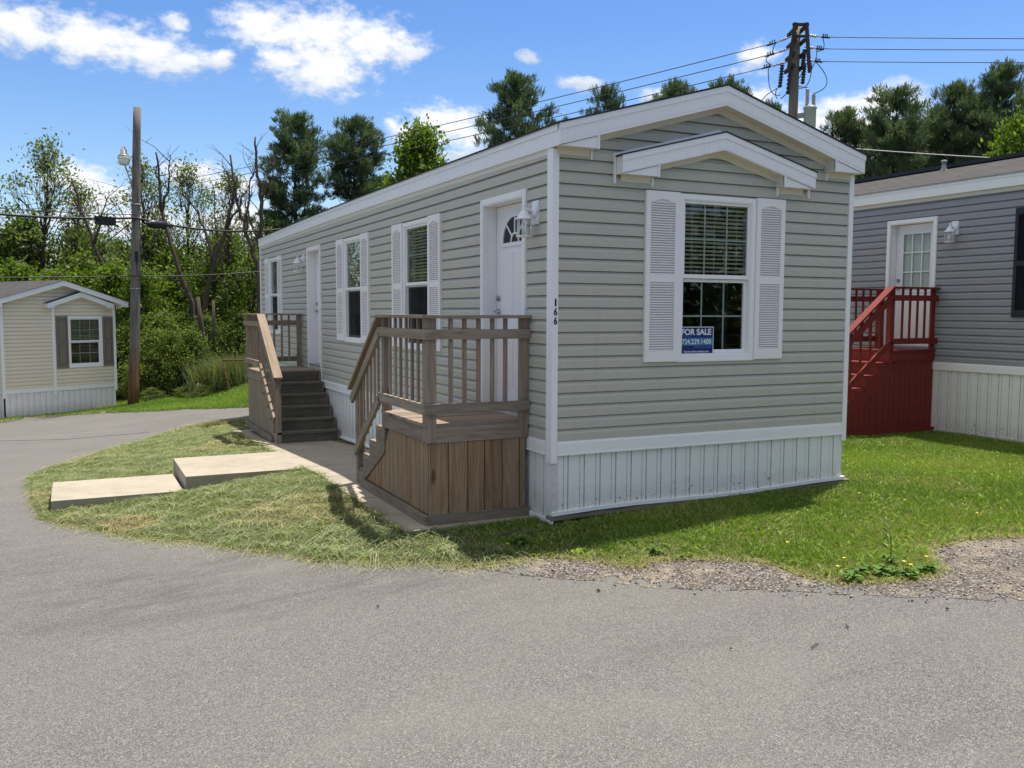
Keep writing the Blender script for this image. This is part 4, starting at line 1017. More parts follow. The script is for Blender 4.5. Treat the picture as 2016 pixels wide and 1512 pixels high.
porch('porch_steps', 'greenish wooden porch steps at the far door, treads facing the camera', frame((-1.085, 10.16, 0), (0, -1, 0), (1, 0, 0)), 1.05, 1.46, .152, -.955, 6, ('end', 'outer', 'hand_outer'), ('wood_rail', 'wood_rail', 'wood_tread', 'wood_timber'), None, 'wooden entry steps')
RM = ('paint_red',) * 4
porch('porch_steps', 'dark red painted porch steps at the blue-grey home', frame((8.79, 2.95, 0), (-1, 0, 0), (0, 1, 0)), 1.15, 1.04, .62, -.76, 7, ('outer', 'inner', 'hand_outer'), RM, None, 'wooden entry steps')

# ------------------------------------------------------------------ blue-grey home on the right
gh = thing('mobile_home', 'blue-grey mobile home with black shutter and dark red steps', 'mobile home', (8.8, 5, -.76))
GX, GW, Y0, Y1, GZ = 8.8, 4.1, -3.0, 13.0, .415
FG = frame((GX, 0, 0), (0, 1, 0), (-1, 0, 0)); GT = GZ + 2.74
gwin = (.62, 1.20, GZ + .74, GZ + 2.37)
b = MB(FG); siding(b, GZ, GT, lambda z: (Y0, Y1), [hole(*gwin), (3.08, 3.93, .60, 2.73)], .1143); b.build('wall', 'siding_grey', gh)
SLG = .285; zr = GT + .16 + SLG * (GW / 2 + .1)
glim = lambda z: (GX, GX + GW) if z < GT else (GX + min((z - GT) / SLG, GW / 2), GX + GW - min((z - GT) / SLG, GW / 2))
for yy, en in ((Y0, -1), (Y1, 1)):
    b = MB(frame((0, yy, 0), (1, 0, 0), (0, en, 0))); siding(b, GZ, zr - .1, glim); b.build('wall', 'siding_grey', gh)
b = MB(frame((GX + GW, 0, 0), (0, 1, 0), (1, 0, 0))); siding(b, GZ, GT, lambda z: (Y0, Y1)); b.build('wall', 'siding_grey', gh)
b = MB(); b.box(GX + .05, GX + GW - .05, Y0 + .05, Y1 - .05, GZ + .02, GZ + .05); b.box(GX + .2, GX + GW - .05, Y0 + .1, Y1 - .1, GT - .1, GT - .07); b.build('interior', 'interior', gh)
k = MB(FG); k.box(Y0, Y1, 0, .03, GZ - .125, GZ - .02); k.box(Y0, Y1, 0, .02, GZ - .0195, GZ + .002); k.build('belly_band', 'vinyl_white', gh)
k = MB(FG); skirting(k, Y0, Y1, GZ - .13, lambda a: -.70); k.box(Y0, Y1, .0, .03, -.735, -.70); k.build('skirting', 'skirting_white', gh)
k = MB(frame((0, Y0, 0), (1, 0, 0), (0, -1, 0))); skirting(k, GX, GX + GW, GZ - .13, lambda a: -.72); k.build('skirting', 'skirting_white', gh)
k = MB(FG); k.box(Y0, Y1, .07, .09, GT - .035, GT + .16); k.box(Y0, Y1, .0905, .10, GT + .11, GT + .165); k.build('fascia', 'fascia_white', gh)
k = MB(FG); k.box(Y0, Y1, .0, .069, GT - .03, GT - .024); k.box(Y0, Y1, .0185, .03, GT - .095, GT - .031); k.build('soffit', 'soffit_cream', gh)
k = MB(); sl = math.hypot(GW / 2 + .1, zr - GT - .16)
for xa in (GX - .115, GX + GW + .115):
    xc = GX + GW / 2
    k.face([(xa, Y0 - .1, GT + .166), (xa, Y1 + .1, GT + .166), (xc, Y1 + .1, zr), (xc, Y0 - .1, zr)], [(0, 0), (Y1 - Y0, 0), (Y1 - Y0, sl), (0, sl)])
    k.face([(xa, Y0 - .1, GT + .150), (xa, Y1 + .1, GT + .150), (xc, Y1 + .1, zr - .016), (xc, Y0 - .1, zr - .016)], [(0, 0), (Y1 - Y0, 0), (Y1 - Y0, sl), (0, sl)])
gr = k.build('roof', 'shingle_brown', gh)
k = MB(); k.box(GX + GW / 2 - .16, GX + GW / 2 + .16, Y0, Y1, zr - .02, zr + .045); k.build('ridge_vent', 'black_plastic', gr)
k = MB(); k.lathe([(.10, -.12), (.05, .05), (.04, .05), (.04, .16), (.055, .165), (.05, .2)], (GX + 1.75, 4.35, zr - .1), 12); k.build('vent_pipe', 'metal_grey', gr)
window(gh, FG, *gwin); shutter(gh, FG, 1.21, 1.62, GZ + .74, GZ + 2.375, 'shutter_black'); shutter(gh, FG, .2, .61, GZ + .74, GZ + 2.375, 'shutter_black')
door(gh, FG, 3.0, 4.01, .62, 2.80, style='nine', knob_right=True)
lantern('wall_lantern', 'white lantern beside the nine-pane door of the blue-grey home', FG, 2.67, .14, 2.66)

# ------------------------------------------------------------------ cream home on the left
lh = thing('mobile_home', 'cream mobile home with taupe shutters beyond the road', 'mobile home', (-2.86, 24.14, -1.88))
A = Vector((-2.86, 24.14, 0)); D1 = Vector((-.864, -.503, 0)); N1 = Vector((.503, -.864, 0))
FC = frame(A, D1, N1); CW = 3.52; CZ = -1.11
ZC = CZ + 2.47; SC = .33; CL = 13.0
clim = lambda z: (0, CW) if z < ZC else (min((z - ZC) / SC, CW / 2), CW - min((z - ZC) / SC, CW / 2))
cwin = (.41, 1.53, -.53, 1.03)
b = MB(FC); siding(b, CZ, 1.95, clim, [hole(*cwin)]); b.build('wall', 'siding_cream', lh)
FC2 = frame(A, -N1, -D1); b = MB(FC2); siding(b, CZ, ZC, lambda z: (0, CL)); b.build('wall', 'siding_cream', lh)
FC3 = frame(A + D1 * CW, -N1, D1); b = MB(FC3); siding(b, CZ, ZC, lambda z: (0, CL)); b.build('wall', 'siding_cream', lh)
b = MB(frame(A - N1 * CL, D1, -N1)); siding(b, CZ, 1.95, clim); b.build('wall', 'siding_cream', lh)
b = MB(frame(A, D1, -N1)); b.box(.1, CW - .1, .1, CL - .1, CZ + .02, CZ + .05); b.box(.1, CW - .1, .1, CL - .1, ZC - .1, ZC - .07); b.build('interior', 'interior', lh)
for F, a0, a1 in ((FC, .05, CW - .05), (FC2, .05, CL), (FC3, .05, CL)):
    k = MB(F); k.box(a0, a1, 0, .03, CZ - .11, CZ + .0); k.build('belly_band', 'vinyl_white', lh)
    k = MB(F); skirting(k, a0 - .05, a1, CZ - .11, lambda a: -1.93); k.box(a0 - .06, a1, -.01, .03, -1.93, -1.885); k.build('skirting', 'skirting_plain', lh)
for a0, zb in ((-.03, CZ - .23), (1.955, CZ - .24), (CW - .05, CZ - .23)):
    k = MB(FC); k.box(a0, a0 + .08, .001, .05, zb, 1.37); k.build('corner_trim', 'vinyl_white', lh)
gable(lh, FC, -.34, CW + .34, 1.485, 2.11, .30, .16, .25, cap=None)
gable(lh, FC, .12, 2.24, 1.42, 1.77, .22, .14, .2, cap='shingle_charcoal')
k = MB(frame(A, D1, -N1)); sl = math.hypot(CW / 2 + .34, .62)
for xa in (-.355, CW + .355):
    for dz in (0, -.02):
        k.face([(xa, -.32, 1.49 + dz), (xa, CL + .3, 1.49 + dz), (CW / 2, CL + .3, 2.125 + dz), (CW / 2, -.32, 2.125 + dz)], [(0, 0), (CL, 0), (CL, sl), (0, sl)])
k.build('roof', 'shingle_charcoal', lh)
k = MB(frame(A, D1, -N1))
for xa in (-.34, CW + .34): k.box(min(xa, xa + .02), max(xa, xa + .02), -.29, CL + .3, 1.325, 1.484)
k.build('fascia', 'fascia_white', lh)
window(lh, FC, *cwin, tw=.06); shutter(lh, FC, .055, .40, -.535, 1.025, 'shutter_taupe', True); shutter(lh, FC, 1.54, 1.91, -.54, 1.038, 'shutter_taupe', True)

# ------------------------------------------------------------------ poles and wires
def lin(p, q, n, sag): 
    p, q = Vector(p), Vector(q); return [p.lerp(q, t) - Vector((0, 0, sag * 4 * t * (1 - t))) for t in np.linspace(0, 1, n)]
def cable(label, p, q, r, sag, mat='wire', n=24, cat='cable', name='overhead_cable', group=None):
    b = MB(); b.tube(lin(p, q, n, sag), r, 6); o = b.build(name, mat); return meta(o, label, cat, group)
lp = thing('utility_pole', 'leaning weathered pole with a street lamp beside the cream home', 'utility pole', (-2.40, 23.33, -1.80))
def wood_pole(p0, p1, r0, r1, mat, T):
    b = MB(); n = 14; pts = [Vector(p0).lerp(Vector(p1), t) + Vector((.015 * math.sin(t * 5), .015 * math.cos(t * 4), 0)) for t in np.linspace(0, 1, n)]
    b.tube(pts, [r0 + (r1 - r0) * k / (n - 1) for k in range(n)], 16); return b.build('pole', mat, T)
PT = Vector((-1.973, 23.94, 7.6)); PB = Vector((-2.402, 23.356, -1.9))
wood_pole(PB, PT, .165, .115, 'wood_pole_left', lp)
def onp(z): t = (z - PB.z) / (PT.z - PB.z); return PB.lerp(PT, t)
q = MB(); a = onp(4.9); q.tube([a + Vector((-.1, -.1, 0)), a + Vector((-.16, -.12, .35)), a + Vector((-.34, -.05, .95)), a + Vector((-.34, -.05, 1.1))], .022, 8); arm = q.build('lamp_arm', 'metal_grey', lp)
q = MB(); c = a + Vector((-.34, -.05, .86)); q.lathe([(.12, 0.0), (.15, .015), (.165, .17), (.17, .19), (.18, .195), (.19, .235)], c, 18); q.build('lamp_shade', 'bulb', arm)
q = MB(); q.lathe([(.19, .236), (.15, .30), (.10, .33), (.095, .47), (.06, .48), (.055, .56), (.03, .565)], c, 18); q.build('lamp_hood', 'metal_grey', arm)
q = MB(); a = onp(2.85); q.box(a.x - .02, a.x + .07, a.y - .20, a.y - .13, a.z - .1, a.z + .22); q.tube([a + Vector((.03, -.16, -.1)), a + Vector((.03, -.16, -.5)), a + Vector((-.05, -.15, -.75))], .012, 6); q.build('terminal_box', 'black_plastic', lp)
q = MB()
for z in (4.55, 4.12, 1.9): 
    a = onp(z); q.lathe([(.165, -.02), (.165, .02)], a, 14)
q.build('pole_band', 'metal_grey', lp)
cp_ = onp(4.12) + Vector((0, -.17, 0))
cable('thick black cable bundle from the lamp pole past the left edge', cp_, (-7.4, 19.0, 3.75), .033, .12)
cable('thick black cable from the lamp pole to behind the sage home', cp_, (3.4, 27.4, 4.35), .032, .25)
cable('thin bare strand running just above the black cable bundle on the left', cp_ + Vector((0, 0, .1)), (-7.4, 19.0, 3.86), .012, .06)
for k, (t, c0) in enumerate((('black splice case hanging left of the lamp pole', (-3.05, 22.6, 3.90)), ('lumpy black splice case hanging right of the lamp pole', (-1.50, 23.95, 3.98)))):
    q = MB(); d = Vector((.78, .62, 0.02)); c = Vector(c0); L = .30 if k == 0 else .36
    if k == 0:
        q.beam(c - d * L, c + d * L, .20, .24)
        for j in range(7): q.beam(c - d * (L - .04 - j * .088), c - d * (L - .06 - j * .088), .215, .255)
        q.tube([c - d * (L + .25), c - d * L], .025, 8); q.tube([c + d * L, c + d * (L + .2)], .025, 8)
    else:
        q.tube([c - d * (L + .15), c - d * L, c - d * (L - .06), c - d * .1, c + d * .12, c + d * (L - .05), c + d * L, c + d * (L + .3)], [.03, .05, .12, .135, .12, .13, .06, .03], 12)
    q.tube([c - d * .2 + Vector((0, 0, .1)), c - d * .2 + Vector((0, 0, .17))], .015, 6); q.tube([c + d * .2 + Vector((0, 0, .1)), c + d * .2 + Vector((0, 0, .17))], .015, 6)
    meta(q.build('splice_case', 'black_plastic', loc=tuple(c)), t, 'cable box')
cable('slanting service drop from the lamp pole down to the cream roof', cp_, (-4.75, 23.75, 2.05), .018, .1)
lc = onp(2.3) + Vector((0, -.15, 0))
cable('lower grey cable from the lamp pole off the left edge', lc, (-7.9, 20.5, 2.05), .016, .02)
cable('lower dark cable from the lamp pole to the far end of the sage home', lc, (2.2, 24.6, 2.62), .014, .06)
cable('lowest thin cable between the lamp pole and the sage home', lc + Vector((0, 0, -.12)), (2.2, 24.6, 2.4), .010, .05)

tp = thing('utility_pole', 'wooden power pole with transformers rising behind the sage roof', 'utility pole', (15.37, 13.78, -.75))
QB, QT = Vector((15.42, 13.74, -.8)), Vector((15.77, 13.88, 9.75))
wood_pole(QB, QT, .17, .13, 'wood_pole', tp)
def onq(z): t = (z - QB.z) / (QT.z - QB.z); return QB.lerp(QT, t)
RG = Vector((.9, -.437, 0)); FWD = Vector((.437, .9, 0))   # line directions at the pole
q = MB()
# stacked dead-end arms seen nearly end on
for z, w in ((9.62, .22), (9.25, .24), (8.88, .27), (8.52, .30)):
    a = onq(z)
    for s in (-1, 1):
        q.beam(a + RG * (s * w * .55) - FWD * .42, a + RG * (s * w * .55) + FWD * .42, .075, .10)
q.beam(onq(9.7) - RG * .24 - FWD * .40, onq(9.7) + RG * .24 - FWD * .40, .06, .08); q.beam(onq(9.36) - RG * .2 - FWD * .40, onq(9.36) + RG * .2 - FWD * .40, .05, .07)
for s in (-1, 1): q.beam(onq(9.75) + RG * s * .16 - FWD * .42, onq(8.3) + RG * s * .32 - FWD * .42, .10, .06, FWD)
q.build('crossarm', 'wood_dark', tp)
q = MB()
for dx in (-.1, .12): q.tube([onq(9.7) + RG * dx, onq(9.7) + RG * dx + Vector((0, 0, .22))], .01, 6)
q.build('bolt', 'metal_grey', tp)
LI = [Vector((15.204, 14.133, 9.29)), Vector((15.139, 14.135, 8.956)), Vector((15.031, 14.154, 8.575))]
RI = [Vector((16.471, 13.533, 9.462)), Vector((16.309, 13.58, 9.112)), Vector((16.255, 13.572, 8.732))]
for k in range(3):
    for P, s in ((LI[k], -1), (RI[k], 1)):
        a = onq(P.z + (.12 if s < 0 else 0)) + RG * s * .2 - FWD * .2; d = (P - a); l = d.length; d.normalize()
        prof = []; 
        q = MB(); n = 26; rs = []
        for j in range(n):
            t = j / (n - 1); rs.append(.018 if t < .25 or t > .7 else (.048 if j % 3 == 0 else .024))
        q.tube([a + d * (l * j / (n - 1)) for j in range(n)], rs, 10); q.build('insulator', 'porcelain', tp)
        q = MB(); q.tube([P - d * .02, P + d * .26], [.035, .02], 8)
        for j in range(3): q.beam(P + d * (.03 + .07 * j), P + d * (.03 + .07 * j) + Vector((0, 0, .1)), .02, .03, (1, 0, 0))
        q.build('wire_clamp', 'black_plastic', tp)
q = MB()
for k, (x, y0, y1) in enumerate(((-.45, 8.55, 7.9), (.20, 9.0, 8.55), (-.2, 8.6, 7.7), (.22, 8.6, 8.0))):
    a = onq(y0) + RG * x - FWD * .25; c = onq(y1) + RG * (x - .06) - FWD * .3
    n = 16; q.tube([a.lerp(c, j / (n - 1)) for j in range(n)], [.035 if j % 2 else .075 for j in range(n)], 8)
q.build('cutout', 'black_plastic', tp)
def bez(p, q, d, n=12): 
    p, q, d = Vector(p), Vector(q), Vector(d); m = (p + q) / 2 + d
    return [p * (1 - t) ** 2 + m * 2 * t * (1 - t) + q * t * t for t in np.linspace(0, 1, n)]
BR = onq(7.35) + RG * .40 - FWD * .35; BL = onq(7.35) - RG * .45 + FWD * .1
q = MB(); dn = Vector((0, 0, -1))
for p, c, d in ((LI[0], LI[1], -RG * .1 + dn * .1), (LI[1], LI[2] + RG * .15, -RG * .5), (LI[2] - RG * .05, onq(7.75) - RG * .4, -RG * .2 + dn * .55), (RI[0], RI[1] + dn * .08, RG * .25 + dn * .2), (RI[1], onq(8.5) + RG * .5, RG * .1),
                (RI[2], BR + RG * .10 + Vector((0, 0, .36)), RG * .75 + dn * .25), (RI[2] - RG * .1, onq(7.95) + RG * .15, RG * .2 + dn * .45), (onq(8.0) + RG * .12, BR - RG * .09 + Vector((0, 0, .52)), RG * .05), (onq(8.05) - RG * .4, BL + Vector((0, 0, .3)), -RG * .2),
                (onq(8.0) - RG * .4, BL + Vector((.1, 0, .1)) - RG * .5, -RG * .5 + dn * .1), (onq(8.6) + RG * .3, BL + RG * .1 + Vector((0, 0, .3)), RG * .2)):
    q.tube(bez(p, c, d), .013, 6)
q.build('jumper_wire', 'wire', tp)
for B, h, lo in ((BR, 1, 0), (BL + Vector((0, 0, -.45)), 1, 0)):
    q = MB(); q.lathe([(.165, -.95), (.175, -.9), (.18, -.1), (.20, -.09), (.20, -.05), (.175, -.04), (.15, .0), (.07, .05)], B, 20); tr_ = q.build('transformer', 'transformer_grey', tp)
    for dx, hh in ((-.09, .5), (.10, .34)):
        q = MB(); c = B + RG * dx; n = 13; q.tube([c + Vector((0, 0, .0 + hh * j / (n - 1))) for j in range(n)], [.065 if j % 2 else .035 for j in range(n)], 10); q.build('bushing', 'porcelain', tr_)
    q = MB(); a = onq(B.z - .25); q.beam(a, B + Vector((0, 0, -.25)), .08, .14); q.beam(a + dn * .5, B + Vector((0, 0, -.75)), .08, .14); q.build('bracket', 'metal_grey', tr_)
WL = ('topmost', 'middle', 'lowest'); 
for k in range(3):
    d = Vector(((-18.2, 80.47, 8.6), (-18.2, 80.47, 8.3), (-18.2, 80.45, 7.95))[k])
    cable('%s of three power lines running left from the transformer pole' % WL[k], LI[k], d, .013, 1.15, n=40, cat='power line', name='power_line', group='power lines on the left of the transformer pole')
    d = Vector(((30.0, 6.9, 9.50), (30.0, 6.9, 9.19), (30.0, 6.9, 8.82))[k])
    cable('%s of three level power lines running right from the transformer pole' % WL[k], RI[k], d, .012, .05, cat='power line', name='power_line', group='power lines on the right of the transformer pole')
cable('twisted pale service cable sagging in front of the right pines', onq(6.3) + RG * .2, (22.5, 5.4, 4.95), .014, .12, 'wire_alu', 30)

# ------------------------------------------------------------------ vegetation generators
def unit(n):
    v = rng.normal(size=(n, 3)); return v / np.linalg.norm(v, axis=1, keepdims=True)
def leaf_quads(C, size, tint, aspect=.55, dirs=None, droop=0.0):
    n = len(C); a = unit(n) if dirs is None else dirs; b = np.cross(a, unit(n)); b /= np.linalg.norm(b, axis=1, keepdims=True) + 1e-9
    size = np.broadcast_to(size, (n,))[:, None]
    V = np.empty((n, 4, 3)); V[:, 0] = C - a * size * .5; V[:, 1] = C + b * size * aspect * .5 + a * size * .08; V[:, 2] = C + a * size * .5; V[:, 3] = C - b * size * aspect * .5 + a * size * .08
    return V.reshape(-1, 3), np.arange(n * 4).reshape(n, 4), tint
def limb_pts(p, q, n=6, wig=.12, lift=.0):
    p, q = np.array(p, float), np.array(q, float); L = np.linalg.norm(q - p); out = []
    off = np.cumsum(rng.normal(size=(n, 3)) * wig * L / n, axis=0); off -= off[0] * 1.0
    for k in range(n):
        t = k / (n - 1); w = off[k] * math.sin(math.pi * t) ; out.append(Vector(p + (q - p) * t + w + np.array([0, 0, lift * L * math.sin(math.pi * t)])))
    return out
PROTO = {}
def make_tree(kind, idx, H, Rr, base, ncl, per, lsize, csize, leafmat, barkmat, trunk_r, squash=.75, top_w=.5, forks=2):
    """deciduous crown: leaf clusters at the ends of real limbs, prototype standing at the origin"""
    T = bpy.data.objects.new(kind, None); T.empty_display_size = .3
    b = MB(); lean = rng.normal(size=2) * .05 * H
    top = np.array([lean[0], lean[1], H * .86]); tp_ = limb_pts((0, 0, -.3), top, 9, .10)
    b.tube(tp_, [trunk_r * (1 - .85 * k / 8) for k in range(9)], 8)
    def on(t):
        k = min(int(t * 8), 7); return np.array(tp_[k].lerp(tp_[k + 1], t * 8 - k))
    CC = []; 
    for k in range(ncl):
        h = base + (1 - base) * rng.random() ** .8; u = (h - base) / (1 - base)
        rad = Rr * (math.sin(math.pi * min(1, .12 + .88 * u) ** .8) * (1 - top_w) + top_w * (1 - u)) * (.35 + .75 * math.sqrt(rng.random()))
        an = rng.random() * 6.283; CC.append((rad * math.cos(an) + lean[0] * h, rad * math.sin(an) + lean[1] * h, h * H))
    CC = np.array(CC); lb = []
    for c in CC:
        t = max(.12, min(.95, c[2] / (H * .86) - .12 - .22 * rng.random())); p = on(t); L = np.linalg.norm(c - p)
        if rng.random() < .8:
            r0 = max(.012, trunk_r * .33 * (1 - t) + .012); b.tube(limb_pts(p, c, 6, .25, .06), [r0 * (1 - .8 * k / 5) for k in range(6)], 5)
        for _ in range(forks):
            q = c + unit(1)[0] * csize * .8; b.tube(limb_pts(p + (c - p) * .6, q, 4, .25), [.014, .011, .008, .005], 4)
    cn = len(CC); w = np.repeat(np.arange(cn), per); cs = csize * (.6 + .8 * rng.random(cn))
    P = CC[w] + rng.normal(size=(cn * per, 3)) * cs[w][:, None] * np.array([.55, .55, .55 * squash])
    tint = np.clip(.45 + .28 * rng.normal(size=cn)[w] * .8 + .22 * rng.normal(size=cn * per), 0, 1)
    V, Q, tt = leaf_quads(P, lsize * (.6 + .8 * rng.random(len(P))), tint)
    bo = b.build('trunk', barkmat); bo.parent = T
    lo = np_mesh('crown', V, Q, mat=leafmat, tint=tt); lo.parent = T
    for o in (bo, lo): COL.objects.unlink(o)
    PROTO.setdefault(kind, []).append((T, [bo, lo], H)); 
def make_pine(idx, H, Rr, base, seed_dens=1.0):
    T = bpy.data.objects.new('pine_tree', None); b = MB(); tp_ = limb_pts((0, 0, -.3), (rng.normal() * .2, rng.normal() * .2, H), 10, .03)
    b.tube(tp_, [.22 * (1 - .93 * k / 9) for k in range(10)], 8)
    C = []; D = []; TN = []
    z = base * H
    while z < H * .985:
        u = (z - base * H) / (H - base * H); nb = rng.integers(4, 7); a0 = rng.random() * 6.283
        prof = (math.sin(math.pi * (0.16 + .72 * (1 - u) ** 1.0)) ** .9) * (.55 + .45 * (1 - u)) if u < .9 else .34 * (1 - u) / .1 + .06
        for j in range(nb):
            if rng.random() < .20: continue
            L = Rr * max(.17, prof) * (.45 + .75 * rng.random()); an = a0 + 6.283 * j / nb + rng.normal() * .25; rise = (.12 + .55 * u) * L + rng.normal() * .06 * L
            k = min(int(z / H * 9), 8); p = np.array(tp_[k].lerp(tp_[k + 1], z / H * 9 - k)); q = p + np.array([L * math.cos(an), L * math.sin(an), rise])
            pts = limb_pts(p, q, 5, .12, -.05); b.tube(pts, [.045 * (1 - u * .7) * (1 - .8 * i / 4) + .006 for i in range(5)], 4, cap=False)
            tn = np.clip(.45 + .22 * rng.normal(), 0, 1)
            for t in np.clip(np.linspace(.34, 1.0, int(2 + 2.6 * L)) + rng.normal(size=int(2 + 2.6 * L)) * .05, .25, 1.03):
                side = rng.normal() * .22 * L * (1.15 - t); pc = p + (q - p) * t + np.array([-math.sin(an) * side, math.cos(an) * side, .05])
                for _ in range(rng.integers(4, 8)):
                    x = pc + np.array([rng.normal() * .17, rng.normal() * .17, rng.normal() * .075 + .05])
                    o = np.array([math.cos(an), math.sin(an), 0]) * .45 + np.array([rng.normal() * .35, rng.normal() * .35, .95 + rng.normal() * .25])
                    C.append(x); D.append(o / np.linalg.norm(o)); TN.append(tn + rng.normal() * .12)
        z += H * (.022 + .014 * rng.random()) * (1.25 - .4 * u)
    for k in range(10):   # leader shoots
        C.append(np.array(tp_[-1]) + np.array([rng.normal() * .12, rng.normal() * .12, -.5 + .07 * k])); D.append(np.array([0, 0, 1.0])); TN.append(.5)
    C = np.array(C); D = np.array(D); TN = np.array(TN); m = 14
    w = np.repeat(np.arange(len(C)), m); dirs = D[w] + rng.normal(size=(len(w), 3)) * .36; dirs /= np.linalg.norm(dirs, axis=1, keepdims=True)
    ln = .33 * (.6 + .7 * rng.random(len(w))); P = C[w] + dirs * ln[:, None] * .45 + rng.normal(size=(len(w), 3)) * .05
    V, Q, tt = leaf_quads(P, ln, np.clip(TN[w] + rng.normal(size=len(w)) * .12, 0, 1), .11, dirs)
    bo = b.build('trunk', 'bark_dark'); bo.parent = T; lo = np_mesh('crown', V, Q, mat='leaf_pine', tint=tt); lo.parent = T
    for o in (bo, lo): COL.objects.unlink(o)
    PROTO.setdefault('pine_tree', []).append((T, [bo, lo], H))
def make_dead(idx, H, vine=False):
    T = bpy.data.objects.new('dead_tree', None); b = MB(); ends = []
    def grow(p, d, L, r, lev):
        q = p + d * L; pts = limb_pts(p, q, 6, .16); b.tube(pts, [r * (1 - .45 * k / 5) for k in range(6)], 7 if lev < 2 else 5)
        if lev >= 4 or r < .007: ends.append(q); return
        n = 2 if lev < 3 else 3
        for j in range(n):
            a = unit(1)[0]; nd = d * (1.15 if j == 0 else .75) + a * (.30 if j == 0 else .62) + np.array([0, 0, .25]); nd /= np.linalg.norm(nd)
            grow(np.array(pts[5] if j == 0 else pts[3 + rng.integers(0, 2)]), nd, L * (.62 + .25 * rng.random()), r * (.62 if j == 0 else .42), lev + 1)
    grow(np.array([0, 0, -.3]), np.array([rng.normal() * .08, rng.normal() * .08, 1.0]), H * .40, .21, 0)
    bo = b.build('trunk', 'bark_dead'); bo.parent = T; L_ = [bo]
    if vine:
        n = 3200; zz = rng.random(n) ** .8 * H * .62; P = np.stack([rng.normal(size=n) * .17, rng.normal(size=n) * .17, zz], 1)
        V, Q, tt = leaf_quads(P, .12 * (.6 + .8 * rng.random(n)), np.clip(.5 + .25 * rng.normal(size=n), 0, 1)); lo = np_mesh('vine', V, Q, mat='leaf_bright', tint=tt); lo.parent = T; L_.append(lo)
    for o in L_: COL.objects.unlink(o)
    top = max(max(v[2] for v in b.v), .1); PROTO.setdefault('dead_vine' if vine else 'dead_tree', []).append((T, L_, top))
USED = {}
def plant(kind, x, y, h, label, cat, group=None, w=1.0, rot=None, name=None, z=None):
    lst = PROTO[kind]; k = USED.get(kind, 0); USED[kind] = k + 1; T, parts, H = lst[k % len(lst)]
    r = bpy.data.objects.new(name or kind, None); COL.objects.link(r); r.empty_display_size = .3
    r.location = (x, y, gz(x, y) - .03 if z is None else z); s = h / H; r.scale = (s * w, s * w, s); r.rotation_euler = (0, 0, random.random() * 6.28 if rot is None else rot)
    for p in parts:
        c = p.copy(); COL.objects.link(c); c.parent = r
    return meta(r, label, cat, group)
for k in range(3): make_pine(k, 12.5, (2.8, 2.5, 3.1)[k], (.16, .14, .12)[k], 1.0)
for k in range(2): make_tree('leafy_tree', k, 10.0, 3.2, .15, 130, 130, .25, .75, 'leaf_bright', 'bark', .18)
for k in range(3): make_tree('airy_tree', k, 10.0, 3.3, .28, 78, 38, .14, .55, 'leaf_pale', 'bark', .13, .8, .45, 3)
for k in range(3): make_tree('dense_tree', k, 7.0, 2.6, .06, 110, 95, .19, .62, 'leaf_mid', 'bark_dark', .13)
for k in range(3): make_tree('bright_tree', k, 5.0, 1.5, .06, 60, 85, .15, .46, 'leaf_bright', 'bark', .07)
for k in range(3): make_tree('shrub', k, 2.2, 1.25, .03, 70, 75, .085, .30, 'leaf_shrub', 'bark', .03, .8, .6)
make_dead(9, 8.0, True)

# ------------------------------------------------------------------ trees placed
PG = 'tall pines behind the homes'
for x, y, h, w, lab in ((6.3, 38.7, 11.9, 1.05, 'left one of the two tall pines behind the far roof end'), (9.4, 39.5, 12.3, 1.1, 'tall pine touching the bright leafy tree, left of the sage roof'),
        (14.3, 29.3, 12.6, .88, 'broad lone pine above the middle of the sage roof'), (20.9, 32.9, 13.6, .62, 'slim pine tip just right of the broad lone pine'), (23.0, 29.6, 13.5, .85, 'pine top touching the sage ridge, left of the power pole'),
        (26.3, 30.3, 13.9, .75, 'pine top left of the ridge peak'), (29.9, 30.7, 13.2, .6, 'spindly pine tip right of the sage ridge peak'), (21.1, 37.2, 12.9, .7, 'low pine top showing between the lone pine and the slim pine'),
        (23.9, 20.0, 10.2, .85, 'pine just right of the grey transformer'), (25.1, 18.3, 10.8, 1.0, 'bushy pine above the left part of the blue-grey roof'), (28.9, 18.8, 11.6, .9, 'tall pine above the middle of the blue-grey roof'),
        (30.0, 17.1, 12.0, .85, 'tallest pine near the right edge of the picture'), (33.5, 21.0, 11.7, .8, 'dark pine set back between the two tallest right pines'), (30.3, 21.4, 10.7, 1.0, 'dense pine filling behind the bushy right pine'), (29.8, 23.9, 10.9, .9, 'pine set furthest back right of the transformer')):
    h = h * .965
    plant('pine_tree', x, y, h, lab, 'pine tree', PG, w)
plant('leafy_tree', 10.6, 34.3, 10.4, 'bright green leafy tree right of the two tall dark pines', 'tree', None, .85)
plant('leafy_tree', 21.5, 10.6, 7.6, 'bright yellow-green tree over the blue-grey roof at the right edge', 'tree', None, .62)
WG = 'trees of the woods beyond the road'
for x, y, h, lab in ((-5.6, 34.2, 10.2, 'tall airy tree above the cream home'), (-4.0, 35.8, 8.6, 'thin airy tree right of the tall one above the cream home'), (-1.9, 33.4, 9.2, 'airy tree rising right behind the street lamp'), (.6, 33.3, 8.9, 'airy pale tree between the lamp pole and the dead trunks'),
        (1.6, 30.6, 7.6, 'airy pale tree next to the far roof end of the sage home'), (-7.9, 37.4, 10.0, 'airy tree at the left edge of the woods'), (-10.5, 33, 9.0, 'airy tree outside the left edge of the woods'), (-13.5, 30, 10, 'second airy tree outside the left edge of the woods')):
    plant('airy_tree', x, y, h, lab, 'tree', WG)
